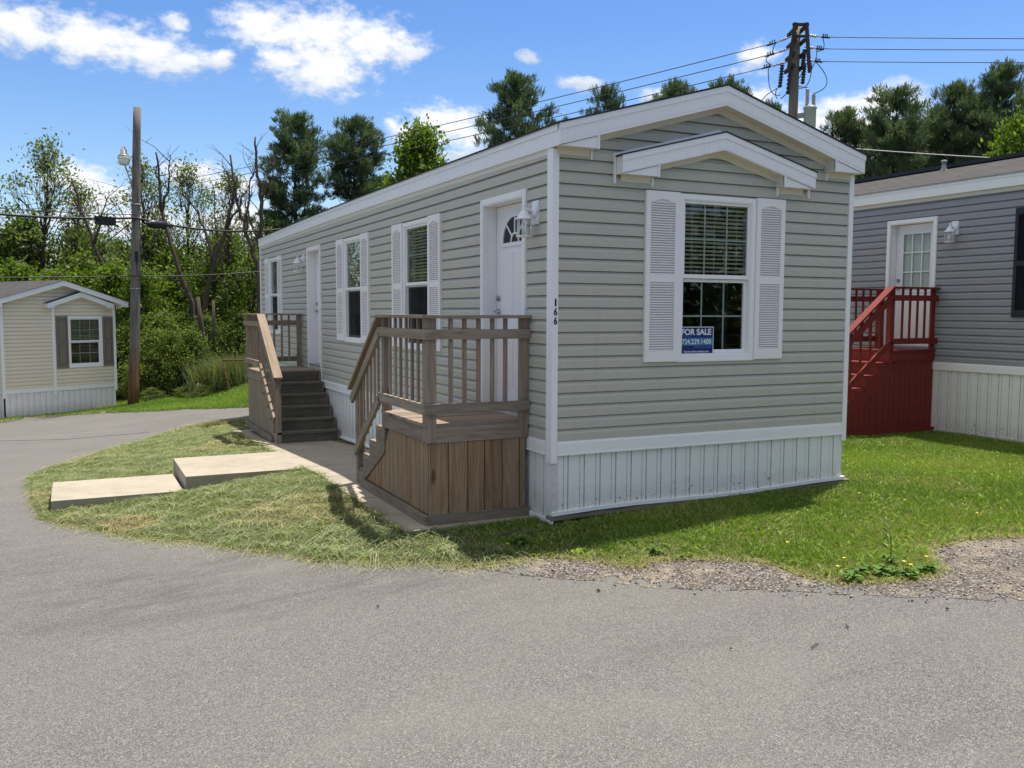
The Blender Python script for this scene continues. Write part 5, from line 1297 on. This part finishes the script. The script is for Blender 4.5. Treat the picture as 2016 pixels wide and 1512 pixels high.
for x, y, h, lab in ((-5.3, 34.9, 7.0, 'dense dark green tree behind the cream roof'), (-4.0, 37.7, 7.0, 'dense tree set back right of the cream roof'), (-.8, 34.9, 6.4, 'dense tree right of the lamp pole'), (-2.7, 34.7, 6.0, 'dense tree left of the lamp pole'), (-7.3, 34.7, 6.6, 'dense tree at the left edge behind the cream roof'),
        (2.4, 34.4, 5.0, 'dense low tree near the sage home far end'), (1.1, 36.2, 5.3, 'dense low tree behind the vine covered trunk'), (4.1, 35.8, 4.6, 'dense low tree under the tall pines'), (-10.0, 32.0, 7.0, 'dense tree outside the left edge'), (-13.0, 27.0, 7.5, 'second dense tree outside the left edge'), (-16.0, 22.0, 7.5, 'third dense tree outside the left edge'),
        (6.8, 36.5, 5.5, 'dense tree at the foot of the left pine'), (9.5, 37, 5.5, 'dense tree at the foot of the right pine'), (-.2, 38.5, 6.0, 'dense tree far back in the woods'), (-6.3, 39, 6.8, 'tall dense tree far back above the cream roof'), (-2.0, 39.5, 6.2, 'tall dense tree far back behind the street lamp'), (2.6, 38.5, 5.8, 'tall dense tree far back left of the pines'), (5.0, 39.5, 6.5, 'dense tree far back at the foot of the pines')):
    plant('dense_tree', x, y, h, lab, 'tree', WG)
for x, y, h, lab in ((-6.0, 30.6, 4.9, 'bright young tree at the left edge over the cream roof'), (-4.9, 29.5, 4.7, 'bright young tree over the cream roof peak'), (-3.9, 30.6, 4.6, 'bright young tree at the right slope of the cream roof'), (-2.6, 30.0, 4.8, 'bright young tree just left of the lamp pole foot'), (-1.5, 28.9, 4.6, 'bright young tree right of the lamp pole foot'),
        (-.3, 30.0, 4.6, 'bright young tree in front of the leaning trunks'), (.9, 30.0, 4.2, 'bright young tree behind the reeds'), (2.3, 30.0, 4.2, 'bright young tree beside the sage home far end'), (-3.2, 32.2, 5.4, 'bright tree a step back left of the pole'), (-.1, 32.5, 5.2, 'bright tree a step back right of the pole'), (-9.5, 29, 5, 'bright young tree outside the left edge'), (1.6, 33.0, 5.4, 'bright tree a step back by the dead trunks')):
    plant('bright_tree', x, y, h, lab, 'young tree', WG, 1.05)
DG = 'bare dead trees in the woods'
DEADT = [('leaning forked dark trunk nearest the lamp pole on its right', [[(0.31, 27.73, -0.67),(-0.03, 28.09, 1.44),(-0.53, 28.49, 3.23),(-0.94, 28.83, 4.83),(-0.97, 28.95, 5.96),(-1.05, 29.09, 7.09)], [(-0.94, 28.83, 4.83),(-0.63, 28.78, 5.96),(-0.56, 28.84, 6.99)], [(-0.97, 28.95, 5.92),(-1.16, 29.09, 6.52)], [(-0.03, 28.09, 1.44),(-0.44, 28.36, 2.19),(-0.81, 28.57, 2.56)]]),('crooked dark trunk rising from the hedge middle', [[(0.43, 28.24, -0.57),(0.45, 28.42, 1.44),(0.81, 28.38, 2.97),(1.34, 28.25, 4.41),(1.55, 28.25, 5.56),(1.37, 28.42, 6.51)], [(0.81, 28.38, 2.97),(0.54, 28.63, 4.31),(0.02, 28.98, 5.46),(-0.3, 29.2, 6.22)], [(1.34, 28.25, 4.41),(1.83, 28.08, 5.27),(2.08, 28.02, 5.94)]]),('slanting dark trunk left of the one touching the sage home', [[(2.09, 25.88, 0.71),(2.03, 26.1, 2.9),(1.69, 26.37, 4.09),(1.44, 26.59, 5.18),(1.27, 26.82, 6.83)], [(1.69, 26.37, 4.09),(1.86, 26.4, 5.28),(1.99, 26.43, 6.37)], [(1.44, 26.59, 5.18),(1.11, 26.83, 6.01)]]),('upright dark trunk touching the far end of the sage home', [[(2.25, 26.39, 1.07),(2.23, 26.63, 3.67),(2.33, 26.72, 5.16),(2.22, 26.88, 6.45),(2.2, 26.99, 7.57)], [(2.33, 26.72, 5.16),(2.69, 26.62, 6.09),(2.8, 26.62, 6.64)], [(2.23, 26.63, 3.67),(1.89, 26.88, 4.6),(1.72, 27.04, 5.52)]]),('thin dark leaning trunk above the right slope of the cream roof', [[(-2.33, 30.81, 0.65),(-2.72, 31.14, 2.22),(-3.2, 31.51, 3.8),(-3.52, 31.77, 4.98),(-3.92, 32.09, 6.35)], [(-3.2, 31.51, 3.8),(-2.9, 31.46, 4.78),(-2.67, 31.41, 5.57)], [(-3.52, 31.77, 4.98),(-3.78, 31.93, 5.27),(-4.3, 32.2, 5.47)]])]
for lab, limbs in DEADT:
    p0 = limbs[0][0]; x0, y0 = p0[0] + (p0[0] - limbs[0][1][0]) * .4, p0[1]; T = thing('dead_tree', lab, 'dead tree', (x0, y0, gz(x0, y0)), DG); b = MB()
    def wig(pts, r0, r1):
        out = []
        for a, c in zip(pts[:-1], pts[1:]):
            for t in (0, .25, .5, .75): out.append(Vector(a).lerp(Vector(c), t) + Vector(rng.normal(size=3) * .035))
        out.append(Vector(pts[-1])); n = len(out); b.tube(out, [r0 + (r1 - r0) * k / (n - 1) for k in range(n)], 8); return out
    m0 = wig([(x0, y0, gz(x0, y0) - .2)] + limbs[0], .125, .03)
    brs = [wig(q, .055, .014) for q in limbs[1:]]
    for k in range(16):
        src = m0 if k % 2 else brs[k % len(brs)]; a = src[int(len(src) * (.35 + .6 * rng.random())) % len(src)]; d = Vector((rng.normal() * .7, rng.normal() * .4, .5 + .5 * rng.random())); L = .5 + .8 * rng.random()
        b.tube(limb_pts(a, a + d * L, 5, .3), [.02, .016, .012, .008, .004], 5); c2 = a + d * L * .55; b.tube(limb_pts(c2, c2 + Vector((rng.normal() * .5, rng.normal() * .3, .35)), 4, .3), [.011, .008, .006, .003], 4)
    b.build('trunk', 'bark_dead', T)
plant('dead_vine', 1.2, 29.0, 7.4, 'dead trunk wrapped in green vine', 'dead tree', DG, .9, name='dead_tree')
q = MB(); q.tube([Vector((.42, 25.9, -1.75)), Vector((.25, 26.1, -.6)), Vector((.05, 26.3, .8)), Vector((-.02, 26.4, 1.7))], [.14, .11, .09, .07], 8); q.tube([Vector((.25, 26.1, -.6)), Vector((.5, 26.3, .5)), Vector((.5, 26.4, 1.6))], [.08, .07, .05], 7)
meta(q.build('tree_stump', 'bark_dead', loc=(.42, 25.9, -1.7)), 'leaning broken forked trunk at the edge of the undergrowth', 'dead trunk')
SG = 'shrubs along the far lawn'
for x, y, h, lab in ((-2.1, 27.9, 2.5, 'shrub touching the cream home corner'), (-1.5, 26.3, 2.3, 'shrub just right of the lamp pole'), (-.85, 25.6, 2.2, 'broad shrub in the middle of the hedge'), (-.25, 25.2, 2.1, 'shrub next to the reeds'), (-1.0, 27.6, 2.9, 'taller shrub behind the hedge right of the pole'), (.3, 27.2, 2.5, 'shrub behind the reeds'), (1.2, 26.2, 2.2, 'shrub partly behind the far steps'), (-3.1, 28.8, 2.6, 'shrub half hidden by the cream home'), (-.2, 29, 2.8, 'tall shrub at the foot of the woods')):
    plant('shrub', x, y, h, lab, 'shrub', SG, 1.0)
for x, y, h, lab in ((-1.75, 24.2, .42, 'small round shrub on the lawn by the lamp pole'), (-.35, 22.9, .40, 'small low shrub on the lawn near the pale ball'), (-.6, 23.9, .5, 'light green low plant left of the pale ball')):
    plant('shrub', x, y, h, lab, 'shrub', SG, 2.4)
# understorey closing the woods far back
n = 26000; P = np.stack([rng.uniform(-24, 16, n), rng.uniform(40, 47, n), rng.random(n) ** 1.3 * 5.2 - 1.9], 1); P[:, 2] *= .8 + .35 * np.sin(P[:, 0] * .9) * np.sin(P[:, 0] * .37 + 1)
V, Q, tt = leaf_quads(P, .42 * (.6 + .7 * rng.random(n)), np.clip(.35 + .25 * rng.normal(size=n), 0, 1)); o = np_mesh('woods', V, Q, mat='leaf_mid', tint=tt); meta(o, 'far undergrowth closing the gaps between the trees', None, None, 'stuff')
n = 9000; P = np.stack([rng.uniform(-9, 4, n), rng.uniform(28.5, 33, n), rng.random(n) ** 1.2 * 1.9 - 1.9], 1)
V, Q, tt = leaf_quads(P, .2 * (.6 + .7 * rng.random(n)), np.clip(.35 + .25 * rng.normal(size=n), 0, 1)); o = np_mesh('undergrowth', V, Q, mat='leaf_mid', tint=tt); meta(o, 'dark undergrowth below the trees of the woods', None, None, 'stuff')
n = 16000; P = np.stack([rng.uniform(-45, 40, n), rng.uniform(-40, -33, n), rng.random(n) ** 1.1 * 9.5 - 1.2], 1); P[:, 2] *= .78 + .22 * np.sin(P[:, 0] * .45) + .12 * np.sin(P[:, 0] * 1.3)
V, Q, tt = leaf_quads(P, .85 * (.6 + .7 * rng.random(n)), np.clip(.35 + .25 * rng.normal(size=n), 0, 1)); o = np_mesh('woods', V, Q, mat='leaf_mid', tint=tt); meta(o, 'tree belt across the road, mirrored in the front window', None, None, 'stuff')
# reeds, each clump a thing
def reeds(x, y, h, r, n, label):
    z0 = gz(x, y); P = np.stack([rng.normal(size=n) * r * .5, rng.normal(size=n) * r * .4, np.zeros(n)], 1); d = np.stack([rng.normal(size=n) * .22, rng.normal(size=n) * .22, np.ones(n)], 1); L = h * (.5 + .6 * rng.random(n))
    w = unit(n) * .012; w[:, 2] = 0; t = P + d * L[:, None]; m = P + d * L[:, None] * .6
    tip = t + np.stack([d[:, 0] * L * .5, d[:, 1] * L * .5, -.05 * L], 1)
    V = np.stack([P - w, P + w, m + w, m - w, tip], 1).reshape(-1, 3); b0 = np.arange(n) * 5
    Q = np.stack([b0, b0 + 1, b0 + 2, b0 + 3], 1); T = np.stack([b0 + 3, b0 + 2, b0 + 4], 1); tn = np.clip(.5 + .3 * rng.normal(size=n), 0, 1)
    o = np_mesh('reed_clump', V, Q, T, mat='leaf_reed', tint=np.concatenate([tn, tn]), loc=(x, y, z0)); return meta(o, label, 'reeds', None)
reeds(.10, 23.6, 1.15, .65, 1100, 'tall pale green reed clump left of the rusty frame'); reeds(.75, 23.2, 1.1, .8, 1100, 'browner reed clump right of the rusty frame')
q = MB(); a = Vector((.33, 22.3, -1.42)); q.tube([a, a + Vector((-.10, .1, 1.05))], .03, 8); q.tube([a + Vector((-.12, .08, 1.05)), a + Vector((.9, -.2, 1.08))], .022, 8); q.tube([a + Vector((-.15, 0, .2)), a + Vector((.1, 0, .18))], .02, 6)
q.tube([a + Vector((.85, -.2, 0)), a + Vector((.9, -.2, 1.08))], .022, 8); meta(q.build('metal_frame', 'rust', loc=tuple(a)), 'rusty metal frame standing in the reeds', 'metal frame')
q = MB(); n = 14; q.lathe([(.11 * math.sin(math.pi * k / n) + .001, -.11 * math.cos(math.pi * k / n)) for k in range(n + 1)], (-.39, 23.34, gz(-.39, 23.34) + .35), 18)
q.tube([(-.39, 23.36, gz(-.39, 23.34) - .05), (-.39, 23.36, gz(-.39, 23.34) + .26)], .02, 6); meta(q.build('globe', 'ball_cream', loc=(-.39, 23.34, gz(-.39, 23.34))), 'pale round garden globe in front of the shrubs', 'garden globe')

# ------------------------------------------------------------------ grass
def keepout(x, y):
    m = (x > -.02) & (x < HW + .02) & (y > -.05) & (y < HL + .1)
    m |= (x > -1.33) & (x < .1) & (y > .33) & (y < 10.5)
    m |= (x > -2.79) & (x < -1.3) & (y > 4.34) & (y < 5.78); m |= (x > -4.28) & (x < -2.8) & (y > 4.26) & (y < 5.43)
    m |= (x > 6.1) & (x < 8.9) & (y > 2.9) & (y < 4.2); m |= (x > 8.78)
    return m
def lowf(x, y, s, ph):   # smooth patch field in 0..1
    return .5 + .25 * np.sin(x * s + ph + 1.7 * np.sin(y * s * .7)) + .25 * np.sin(y * s * 1.3 - ph + 1.3 * np.sin(x * s * .9 + ph))
def sample(poly, x0, x1, y0, y1, dens):
    n = int((x1 - x0) * (y1 - y0) * dens); x = rng.uniform(x0, x1, n); y = rng.uniform(y0, y1, n); k = inside(poly, x, y) & ~keepout(x, y); return x[k], y[k]
def blades(x, y, L, W_, lean, col, z0=0.0):
    n = len(x); z = g(x, y) + z0; an = rng.random(n) * 6.283; P = np.stack([x, y, z], 1); w = np.stack([np.cos(an), np.sin(an), np.zeros(n)], 1) * (W_ / 2)[:, None]
    a2 = rng.random(n) * 6.283; d = np.stack([np.cos(a2) * lean, np.sin(a2) * lean, np.ones(n)], 1); d /= np.linalg.norm(d, axis=1, keepdims=True)
    m = P + d * (L * .55)[:, None]; d2 = d + np.stack([np.cos(a2) * lean * .7, np.sin(a2) * lean * .7, -lean * .45], 1); t = m + d2 * (L * .5)[:, None]
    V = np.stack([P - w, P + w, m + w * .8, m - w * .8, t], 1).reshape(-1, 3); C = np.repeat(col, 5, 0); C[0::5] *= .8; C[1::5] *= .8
    return V, C, n
def grass(name, parts, label):
    V = np.concatenate([p[0] for p in parts]); C = np.concatenate([p[1] for p in parts]); n = len(V) // 5; b0 = np.arange(n) * 5
    o = np_mesh(name, V, np.stack([b0, b0 + 1, b0 + 2, b0 + 3], 1), np.stack([b0 + 3, b0 + 2, b0 + 4], 1), mat='grass_blade', col=C); return meta(o, label, None, None, 'stuff')
def colmix(n, a, b, t): return np.array(a) * (1 - t)[:, None] + np.array(b) * t[:, None]
GREEN, LIME, STRAW, OLIVE, GREY = (.095, .20, .019), (.27, .375, .048), (.58, .49, .26), (.17, .19, .06), (.38, .42, .22)
# right lawn: fresh green
x, y = sample(LOT, -1.3, 9, -2.9, 4.5, 5200); k = (x > -.9 - .0 * y) & ((x > .2) | (y < .3)); x, y = x[k], y[k]
n = len(x); p1 = lowf(x, y, 1.3, .4); edge = np.clip((np.interp(x, [p[0] for p in LAWN_FRONT], [p[1] for p in LAWN_FRONT]) + .55 - y) / .55, 0, 1)
keep = rng.random(n) > edge * .55; x, y, p1, edge = x[keep], y[keep], p1[keep], edge[keep]; n = len(x)
t = np.clip(p1 * .75 + rng.normal(size=n) * .28, 0, 1); c = colmix(n, GREEN, LIME, t); dry = (rng.random(n) < .08 + .12 * (lowf(x, y, 3.7, 4.0) > .62) + .45 * edge * lowf(x, y, 3.1, 2.0) + .12 * (lowf(x, y, 2.2, 5) > .78)); c[dry] = colmix(dry.sum(), STRAW, OLIVE, rng.random(dry.sum()) * .7)
L = (.03 + .038 * rng.random(n)) * (1 - .3 * edge) * (.75 + .5 * lowf(x, y, 5.0, 1.0)); parts = [blades(x, y, L, .004 + .003 * rng.random(n), .25 + .5 * rng.random(n), c)]
# clover-like broad leaves mixed in
x, y = sample(LOT, -1.0, 9, -2.8, 3, 240); k = (x > -.8) & ((x > .2) | (y < .2)); x, y = x[k], y[k]; n = len(x)
parts.append(blades(x, y, .05 + .03 * rng.random(n), .018 + .014 * rng.random(n), .7 + .6 * rng.random(n), colmix(n, GREEN, LIME, np.clip(.6 + .3 * rng.normal(size=n), 0, 1))))
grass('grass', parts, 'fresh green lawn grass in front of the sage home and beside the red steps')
# island: mown grass under drying clippings
x, y = sample(LOT, -4.8, .4, -.9, 13.2, 2600); k = (x < -.75) | (y > 9); x, y = x[k], y[k]; n = len(x); pt = lowf(x, y, 1.9, 1.1)
c = colmix(n, (.10, .145, .03), (.22, .26, .075), np.clip(pt * .7 + .25 * rng.normal(size=n), 0, 1)); parts = [blades(x, y, .028 + .035 * rng.random(n), .004 + .003 * rng.random(n), .4 + .8 * rng.random(n), c)]
x, y = sample(LOT, -4.8, .2, -.95, 13.2, 3800); k = ((x < -.7) | (y > 9)) & (rng.random(len(x)) < .25 + .95 * lowf(x, y, 2.3, .3)); x, y = x[k], y[k]; n = len(x)
pt = lowf(x, y, 1.5, 3.0); c = colmix(n, (.21, .25, .125), (.43, .415, .27), np.clip(rng.random(n) * 1.2 - .1, 0, 1)); gl_ = rng.random(n) < .36; c[gl_] = colmix(gl_.sum(), (.11, .19, .035), (.24, .32, .09), rng.random(gl_.sum()))
dry = rng.random(n) < np.clip(pt - .56, 0, 1) * 1.1; c[dry] = colmix(dry.sum(), (.50, .43, .26), (.40, .31, .17), rng.random(dry.sum()))
orange = ((x + 3.55) ** 2 / .09 + (y - 2.75) ** 2 / .10 < 1) & (rng.random(n) < .6); c[orange] = colmix(orange.sum(), (.46, .31, .16), (.5, .42, .25), rng.random(orange.sum()))
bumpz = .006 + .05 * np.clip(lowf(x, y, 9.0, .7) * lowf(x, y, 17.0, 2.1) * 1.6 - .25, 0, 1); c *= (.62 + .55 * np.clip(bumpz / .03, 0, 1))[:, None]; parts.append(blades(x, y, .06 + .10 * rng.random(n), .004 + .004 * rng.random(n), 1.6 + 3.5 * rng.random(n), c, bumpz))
ed = []
for (x0, x1, y0, y1) in ((-2.82, -1.35, 4.28, 5.83), (-4.31, -2.86, 4.2, 5.48)):
    for _ in range(520): t_ = rng.random(); ed.append((x0 + (x1 - x0) * t_, (y0 - .015) if rng.random() < .5 else (y1 + .015)))
for _ in range(900): ed.append((-1.365 + rng.normal() * .012, .3 + 3.95 * rng.random())); ed.append((-1.365 + rng.normal() * .012, 5.9 + 4.3 * rng.random()))
ed = np.array(ed) + rng.normal(size=(len(ed), 2)) * .012; n = len(ed); cl = lowf(ed[:, 0], ed[:, 1], 6.0, 1.0); k_ = rng.random(n) < cl * 1.2; ed = ed[k_]; n = len(ed)
parts.append(blades(ed[:, 0], ed[:, 1], .06 + .09 * rng.random(n), .005 + .004 * rng.random(n), .5 + 1.2 * rng.random(n), colmix(n, (.09, .16, .025), (.30, .34, .10), rng.random(n)), .0))
# loose clippings straying on the asphalt edge
LP_ = np.array(ISLAND_FRONT[3:] + LAWN_FRONT[:4]); i = rng.integers(0, len(LP_) - 1, 1500); tt = rng.random(1500); P = LP_[i] + (LP_[i + 1] - LP_[i]) * tt[:, None] + np.abs(rng.normal(size=(1500, 1))) * .10 * np.array([[-.6, -.8]])
n = 1500; parts.append(blades(P[:, 0], P[:, 1], .05 + .06 * rng.random(n), np.full(n, .004), 3 + 4 * rng.random(n), colmix(n, (.55, .52, .3), (.32, .35, .17), rng.random(n)), .004))
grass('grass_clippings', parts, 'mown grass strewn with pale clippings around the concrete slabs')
LE = np.array(ISLAND_FRONT + LAWN_FRONT); i = rng.integers(0, len(LE) - 1, 5200); tt = rng.random(5200); P = LE[i] + (LE[i + 1] - LE[i]) * tt[:, None] + rng.normal(size=(5200, 2)) * .035
n = 5200; grass('grass', [blades(P[:, 0], P[:, 1], .03 + .05 * rng.random(n), .004 + .003 * rng.random(n), .8 + 2.0 * rng.random(n), colmix(n, (.50, .43, .22), (.14, .20, .04), rng.random(n) ** 1.3), -.004)], 'dry ragged fringe where the lawn meets the asphalt')
# shaded strip under the front wall and along the steps
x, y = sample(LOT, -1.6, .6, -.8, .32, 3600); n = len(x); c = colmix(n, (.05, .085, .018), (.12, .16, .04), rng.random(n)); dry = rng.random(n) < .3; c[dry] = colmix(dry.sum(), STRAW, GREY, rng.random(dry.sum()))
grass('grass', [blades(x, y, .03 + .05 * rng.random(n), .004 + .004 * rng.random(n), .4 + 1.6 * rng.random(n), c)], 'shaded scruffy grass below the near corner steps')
# far lawn
x, y = sample(FAR, -8, 3, 16, 26, 900); k = ~((x - A.x) * N1.x + (y - A.y) * N1.y < 0.02) | ((x - A.x) * D1.x + (y - A.y) * D1.y < -.05); x, y = x[k], y[k]; n = len(x)
c = colmix(n, (.10, .19, .02), (.22, .34, .045), np.clip(lowf(x, y, 1.1, 2) * .7 + .25 * rng.normal(size=n), 0, 1)); ded = ((x < -2.9) & (rng.random(n) < .45)); x, y, c = x[~ded], y[~ded], c[~ded]; n = len(x)
grass('grass', [blades(x, y, .06 + .05 * rng.random(n), .010 + .006 * rng.random(n), .3 + .6 * rng.random(n), c)], 'sunny green grass on the far side of the road')

# ------------------------------------------------------------------ weeds, flowers, litter
def weed(x, y, r, h, label, flowers=0, stem=0.0):
    T = thing('weed', label, 'weed', (x, y, gz(x, y)), 'weeds along the gravel edge'); n = 26
    V = []; Q = []; tn = []
    for k in range(n):
        an = rng.random() * 6.283; L = r * (.5 + .6 * rng.random()); up_ = h * (.3 + .9 * rng.random()); d = np.array([math.cos(an), math.sin(an), 0]); w = np.array([-d[1], d[0], 0]) * L * .2
        p0 = np.array([rng.normal() * r * .25, rng.normal() * r * .25, .005]); m1 = p0 + d * L * .35 + np.array([0, 0, up_ * .8]); m2 = p0 + d * L * .75 + np.array([0, 0, up_]); t = p0 + d * L + np.array([0, 0, up_ * .75])
        i = len(V); V += [p0, m1 - w * .7, m1 + w * .7, m2 - w, m2 + w, t]; Q += [[i, i + 1, i + 3, i], ]; Q.pop(); Q += [[i + 1, i + 2, i + 4, i + 3]]; tn.append(np.clip(.55 + .25 * rng.normal(), 0, 1))
    Tn = [[6 * k, 6 * k + 1, 6 * k + 2] for k in range(n)] + [[6 * k + 3, 6 * k + 4, 6 * k + 5] for k in range(n)]
    np_mesh('leaf', np.array(V), np.array(Q), np.array(Tn), mat='leaf_weed', tint=tn + tn + tn, parent=T)
    if stem:
        b = MB(); b.tube([(0, 0, 0), (.01, .01, stem * .5), (.0, .02, stem)], [.005, .004, .002], 6)
        for k in range(12):
            z = stem * (.3 + .055 * k); a = k * 2.4; b.face([(0, 0, z), (.06 * math.cos(a) + .01, .06 * math.sin(a), z + .05), (.09 * math.cos(a), .09 * math.sin(a), z + .06), (.05 * math.cos(a + .2), .05 * math.sin(a + .2), z + .03)])
        b.build('stem', 'leaf_weed', T, local=True)
    for k in range(flowers):
        flower(T, rng.normal() * r * .6, rng.normal() * r * .6, h * 1.3 + .03)
    return T
def flower(T, x, y, z):
    b = MB(); b.tube([(x, y, 0), (x + .003, y, z)], .002, 5, 0); c = (x + .003, y, z)
    for j in range(7):
        a = 6.283 * j / 7; a2 = a + .75; b.face([c, (c[0] + .013 * math.cos(a), c[1] + .013 * math.sin(a), z + .006), (c[0] + .015 * math.cos((a + a2) / 2), c[1] + .015 * math.sin((a + a2) / 2), z + .008), (c[0] + .013 * math.cos(a2), c[1] + .013 * math.sin(a2), z + .006)], None, 1)
    return b.build('flower', ['leaf_weed', 'petal'], T, local=True)
for a in ((1.28, -2.44, .10, .05, 'rosette weed with a yellow flower lying on the gravel', 1), (1.73, -2.56, .12, .05, 'leafy weed clump with several yellow flowers at the lawn tip', 2), (1.60, -2.42, .13, .05, 'leafy weed clump left of the flowering tip clump', 0), (.38, -1.13, .07, .06, 'small pale weed at the gravel edge below the front window', 0), (1.95, -2.58, .09, .05, 'low weed at the right end of the lawn tip', 1), (-.55, -.42, .12, .07, 'broad leaved weed in the shade by the bark strip', 0), (-.72, -.60, .06, .04, 'dandelion with a yellow bloom near the dirt edge', 1), (-1.95, 1.0, .06, .05, 'tiny weed among the clippings', 0), (1.42, -2.38, .11, .045, 'low leafy weed behind the rosette', 0)): weed(*a)
weed(1.86, -2.30, .08, .06, 'tall upright weed stalk at the lawn tip', 0, .30)
for x, y, lab in ((1.39, -1.63, 'yellow flower in the lawn left of the weeds'), (3.75, -1.65, 'yellow flower nearest the right edge'), (3.49, -1.03, 'yellow flower in the middle of the right lawn'), (3.25, -.67, 'yellow flower nearest the red steps'), (1.45, -2.2, 'yellow flower close to the leafy weeds')):
    T = thing('flower', lab, 'flower', (x, y, gz(x, y)), 'yellow flowers in the lawn'); flower(T, 0, 0, .085)
def lump(name, x, y, sx, sy, sz, mat, label, cat, rot=0, n=220):
    b = MB(); V = []; ph = rng.random(6) * 6
    for i in range(7):
        th = math.pi * i / 6
        rg = []
        for j in range(12):
            a = 6.283 * j / 12; r = 1 + .28 * math.sin(3 * a + ph[0] + i) + .2 * math.sin(5 * a + ph[1] - i * 1.3)
            X, Y = sx * math.sin(th) * math.cos(a) * r, sy * math.sin(th) * math.sin(a) * r; rg.append(b.P((x + X * math.cos(rot) - Y * math.sin(rot), y + X * math.sin(rot) + Y * math.cos(rot), gz(x, y) + sz * math.cos(th) * (1 + .2 * math.sin(a * 2 + ph[2])) + .005)))
        V.append(rg)
    for i in range(6):
        for j in range(12): b.f.append([V[i][j], V[i][(j + 1) % 12], V[i + 1][(j + 1) % 12], V[i + 1][j]]); b.uv.append([(0, 0)] * 4); b.m.append(0); b.t.append(.5); b.sm.append(1)
    return meta(b.build(name, mat, loc=(x, y, gz(x, y))), label, cat)
lump('bark_strip', -.47, -.16, .30, .045, .035, 'bark', 'strip of rotten bark in the shaded grass by the corner', 'bark', .05)
lump('sod_clump', -1.35, 11.95, .24, .10, .10, 'soil_grass', 'dry clump of turned sod at the island far edge', 'sod')
lump('wood_chunk', -1.65, .02, .05, .025, .022, 'bark', 'dark chunk of wood lying in the clippings', 'wood chunk')
for x, y, s, lab in ((-.47, -1.62, .016, 'pale pebble on the asphalt below the front window'), (-2.07, -1.16, .011, 'tiny pebble on the asphalt left of the middle'), (-.34, -3.0, .009, 'tiny dark pebble in the near asphalt'), (1.36, -3.22, .012, 'dark pebble near the gravel edge')):
    lump('pebble', x, y, s, s * .8, s * .6, 'gravel_mix', lab, 'pebble')['group'] = 'pebbles on the road'
for x, y, l, a, lab in ((.15, -3.22, .05, .35, 'brown twig on the near asphalt'), (.54, -3.11, .035, 1.0, 'thin straw on the near asphalt')):
    b = MB(); z = gz(x, y) + .002; b.tube([(x - l * math.cos(a), y - l * math.sin(a), z), (x, y + .004, z + .004), (x + l * math.cos(a), y + l * math.sin(a), z)], .0035, 6); meta(b.build('twig', 'bark', loc=(x, y, z)), lab, 'twig', 'twigs on the road')

# loose stones over the gravel shoulder and its edge
n = 9000; x = rng.uniform(-1.4, 6, n); y = rng.uniform(-4.6, -.4, n); e = np.interp(x, [p[0] for p in GRAVEL] + [6], [p[1] for p in GRAVEL] + [-5.2]); k = (inside(GRAV, x, y) & ~inside(LOT, x, y)) | ((y < e) & (y > e - np.abs(rng.normal(size=n)) * .10))
x, y = x[k], y[k]; n = len(x); r = .004 + .009 * rng.random(n) ** 2; z = g(x, y) - .004; C = np.stack([x, y, z + r * .3], 1)
B = np.array([(1, 0, 0), (-1, 0, 0), (0, 1, 0), (0, -1, 0), (0, 0, .75), (0, 0, -.75)]); an = rng.random(n) * 6.28; V = np.einsum('ij,nkj->nik', B, np.stack([np.stack([np.cos(an), -np.sin(an), 0 * an], 1), np.stack([np.sin(an), np.cos(an), 0 * an], 1), np.stack([0 * an, 0 * an, 1 + 0 * an], 1)], 1)) * r[:, None, None] * (.7 + .6 * rng.random((n, 6, 1))) + C[:, None]
Fo = np.array([(0, 2, 4), (2, 1, 4), (1, 3, 4), (3, 0, 4), (2, 0, 5), (1, 2, 5), (3, 1, 5), (0, 3, 5)]); T_ = (np.arange(n)[:, None, None] * 6 + Fo[None]).reshape(-1, 3); cc = np.repeat(colmix(n, (.10, .088, .078), (.50, .45, .385), rng.random(n) ** 1.4), 6, 0)
meta(np_mesh('gravel_stones', V.reshape(-1, 3), None, T_, mat='stone_grit', col=cc), 'loose pale stones on the gravel shoulder', None, None, 'stuff')

n = 500; x = -1.35 + rng.normal(size=n) * .26; y = 11.95 + rng.normal(size=n) * .13; grass('grass', [blades(x, y, .08 + .12 * rng.random(n), .008 + .006 * rng.random(n), .6 + 1.8 * rng.random(n), colmix(n, (.30, .22, .12), (.13, .17, .05), rng.random(n)), .03)], 'dry tufts torn up with the sod at the island far edge')
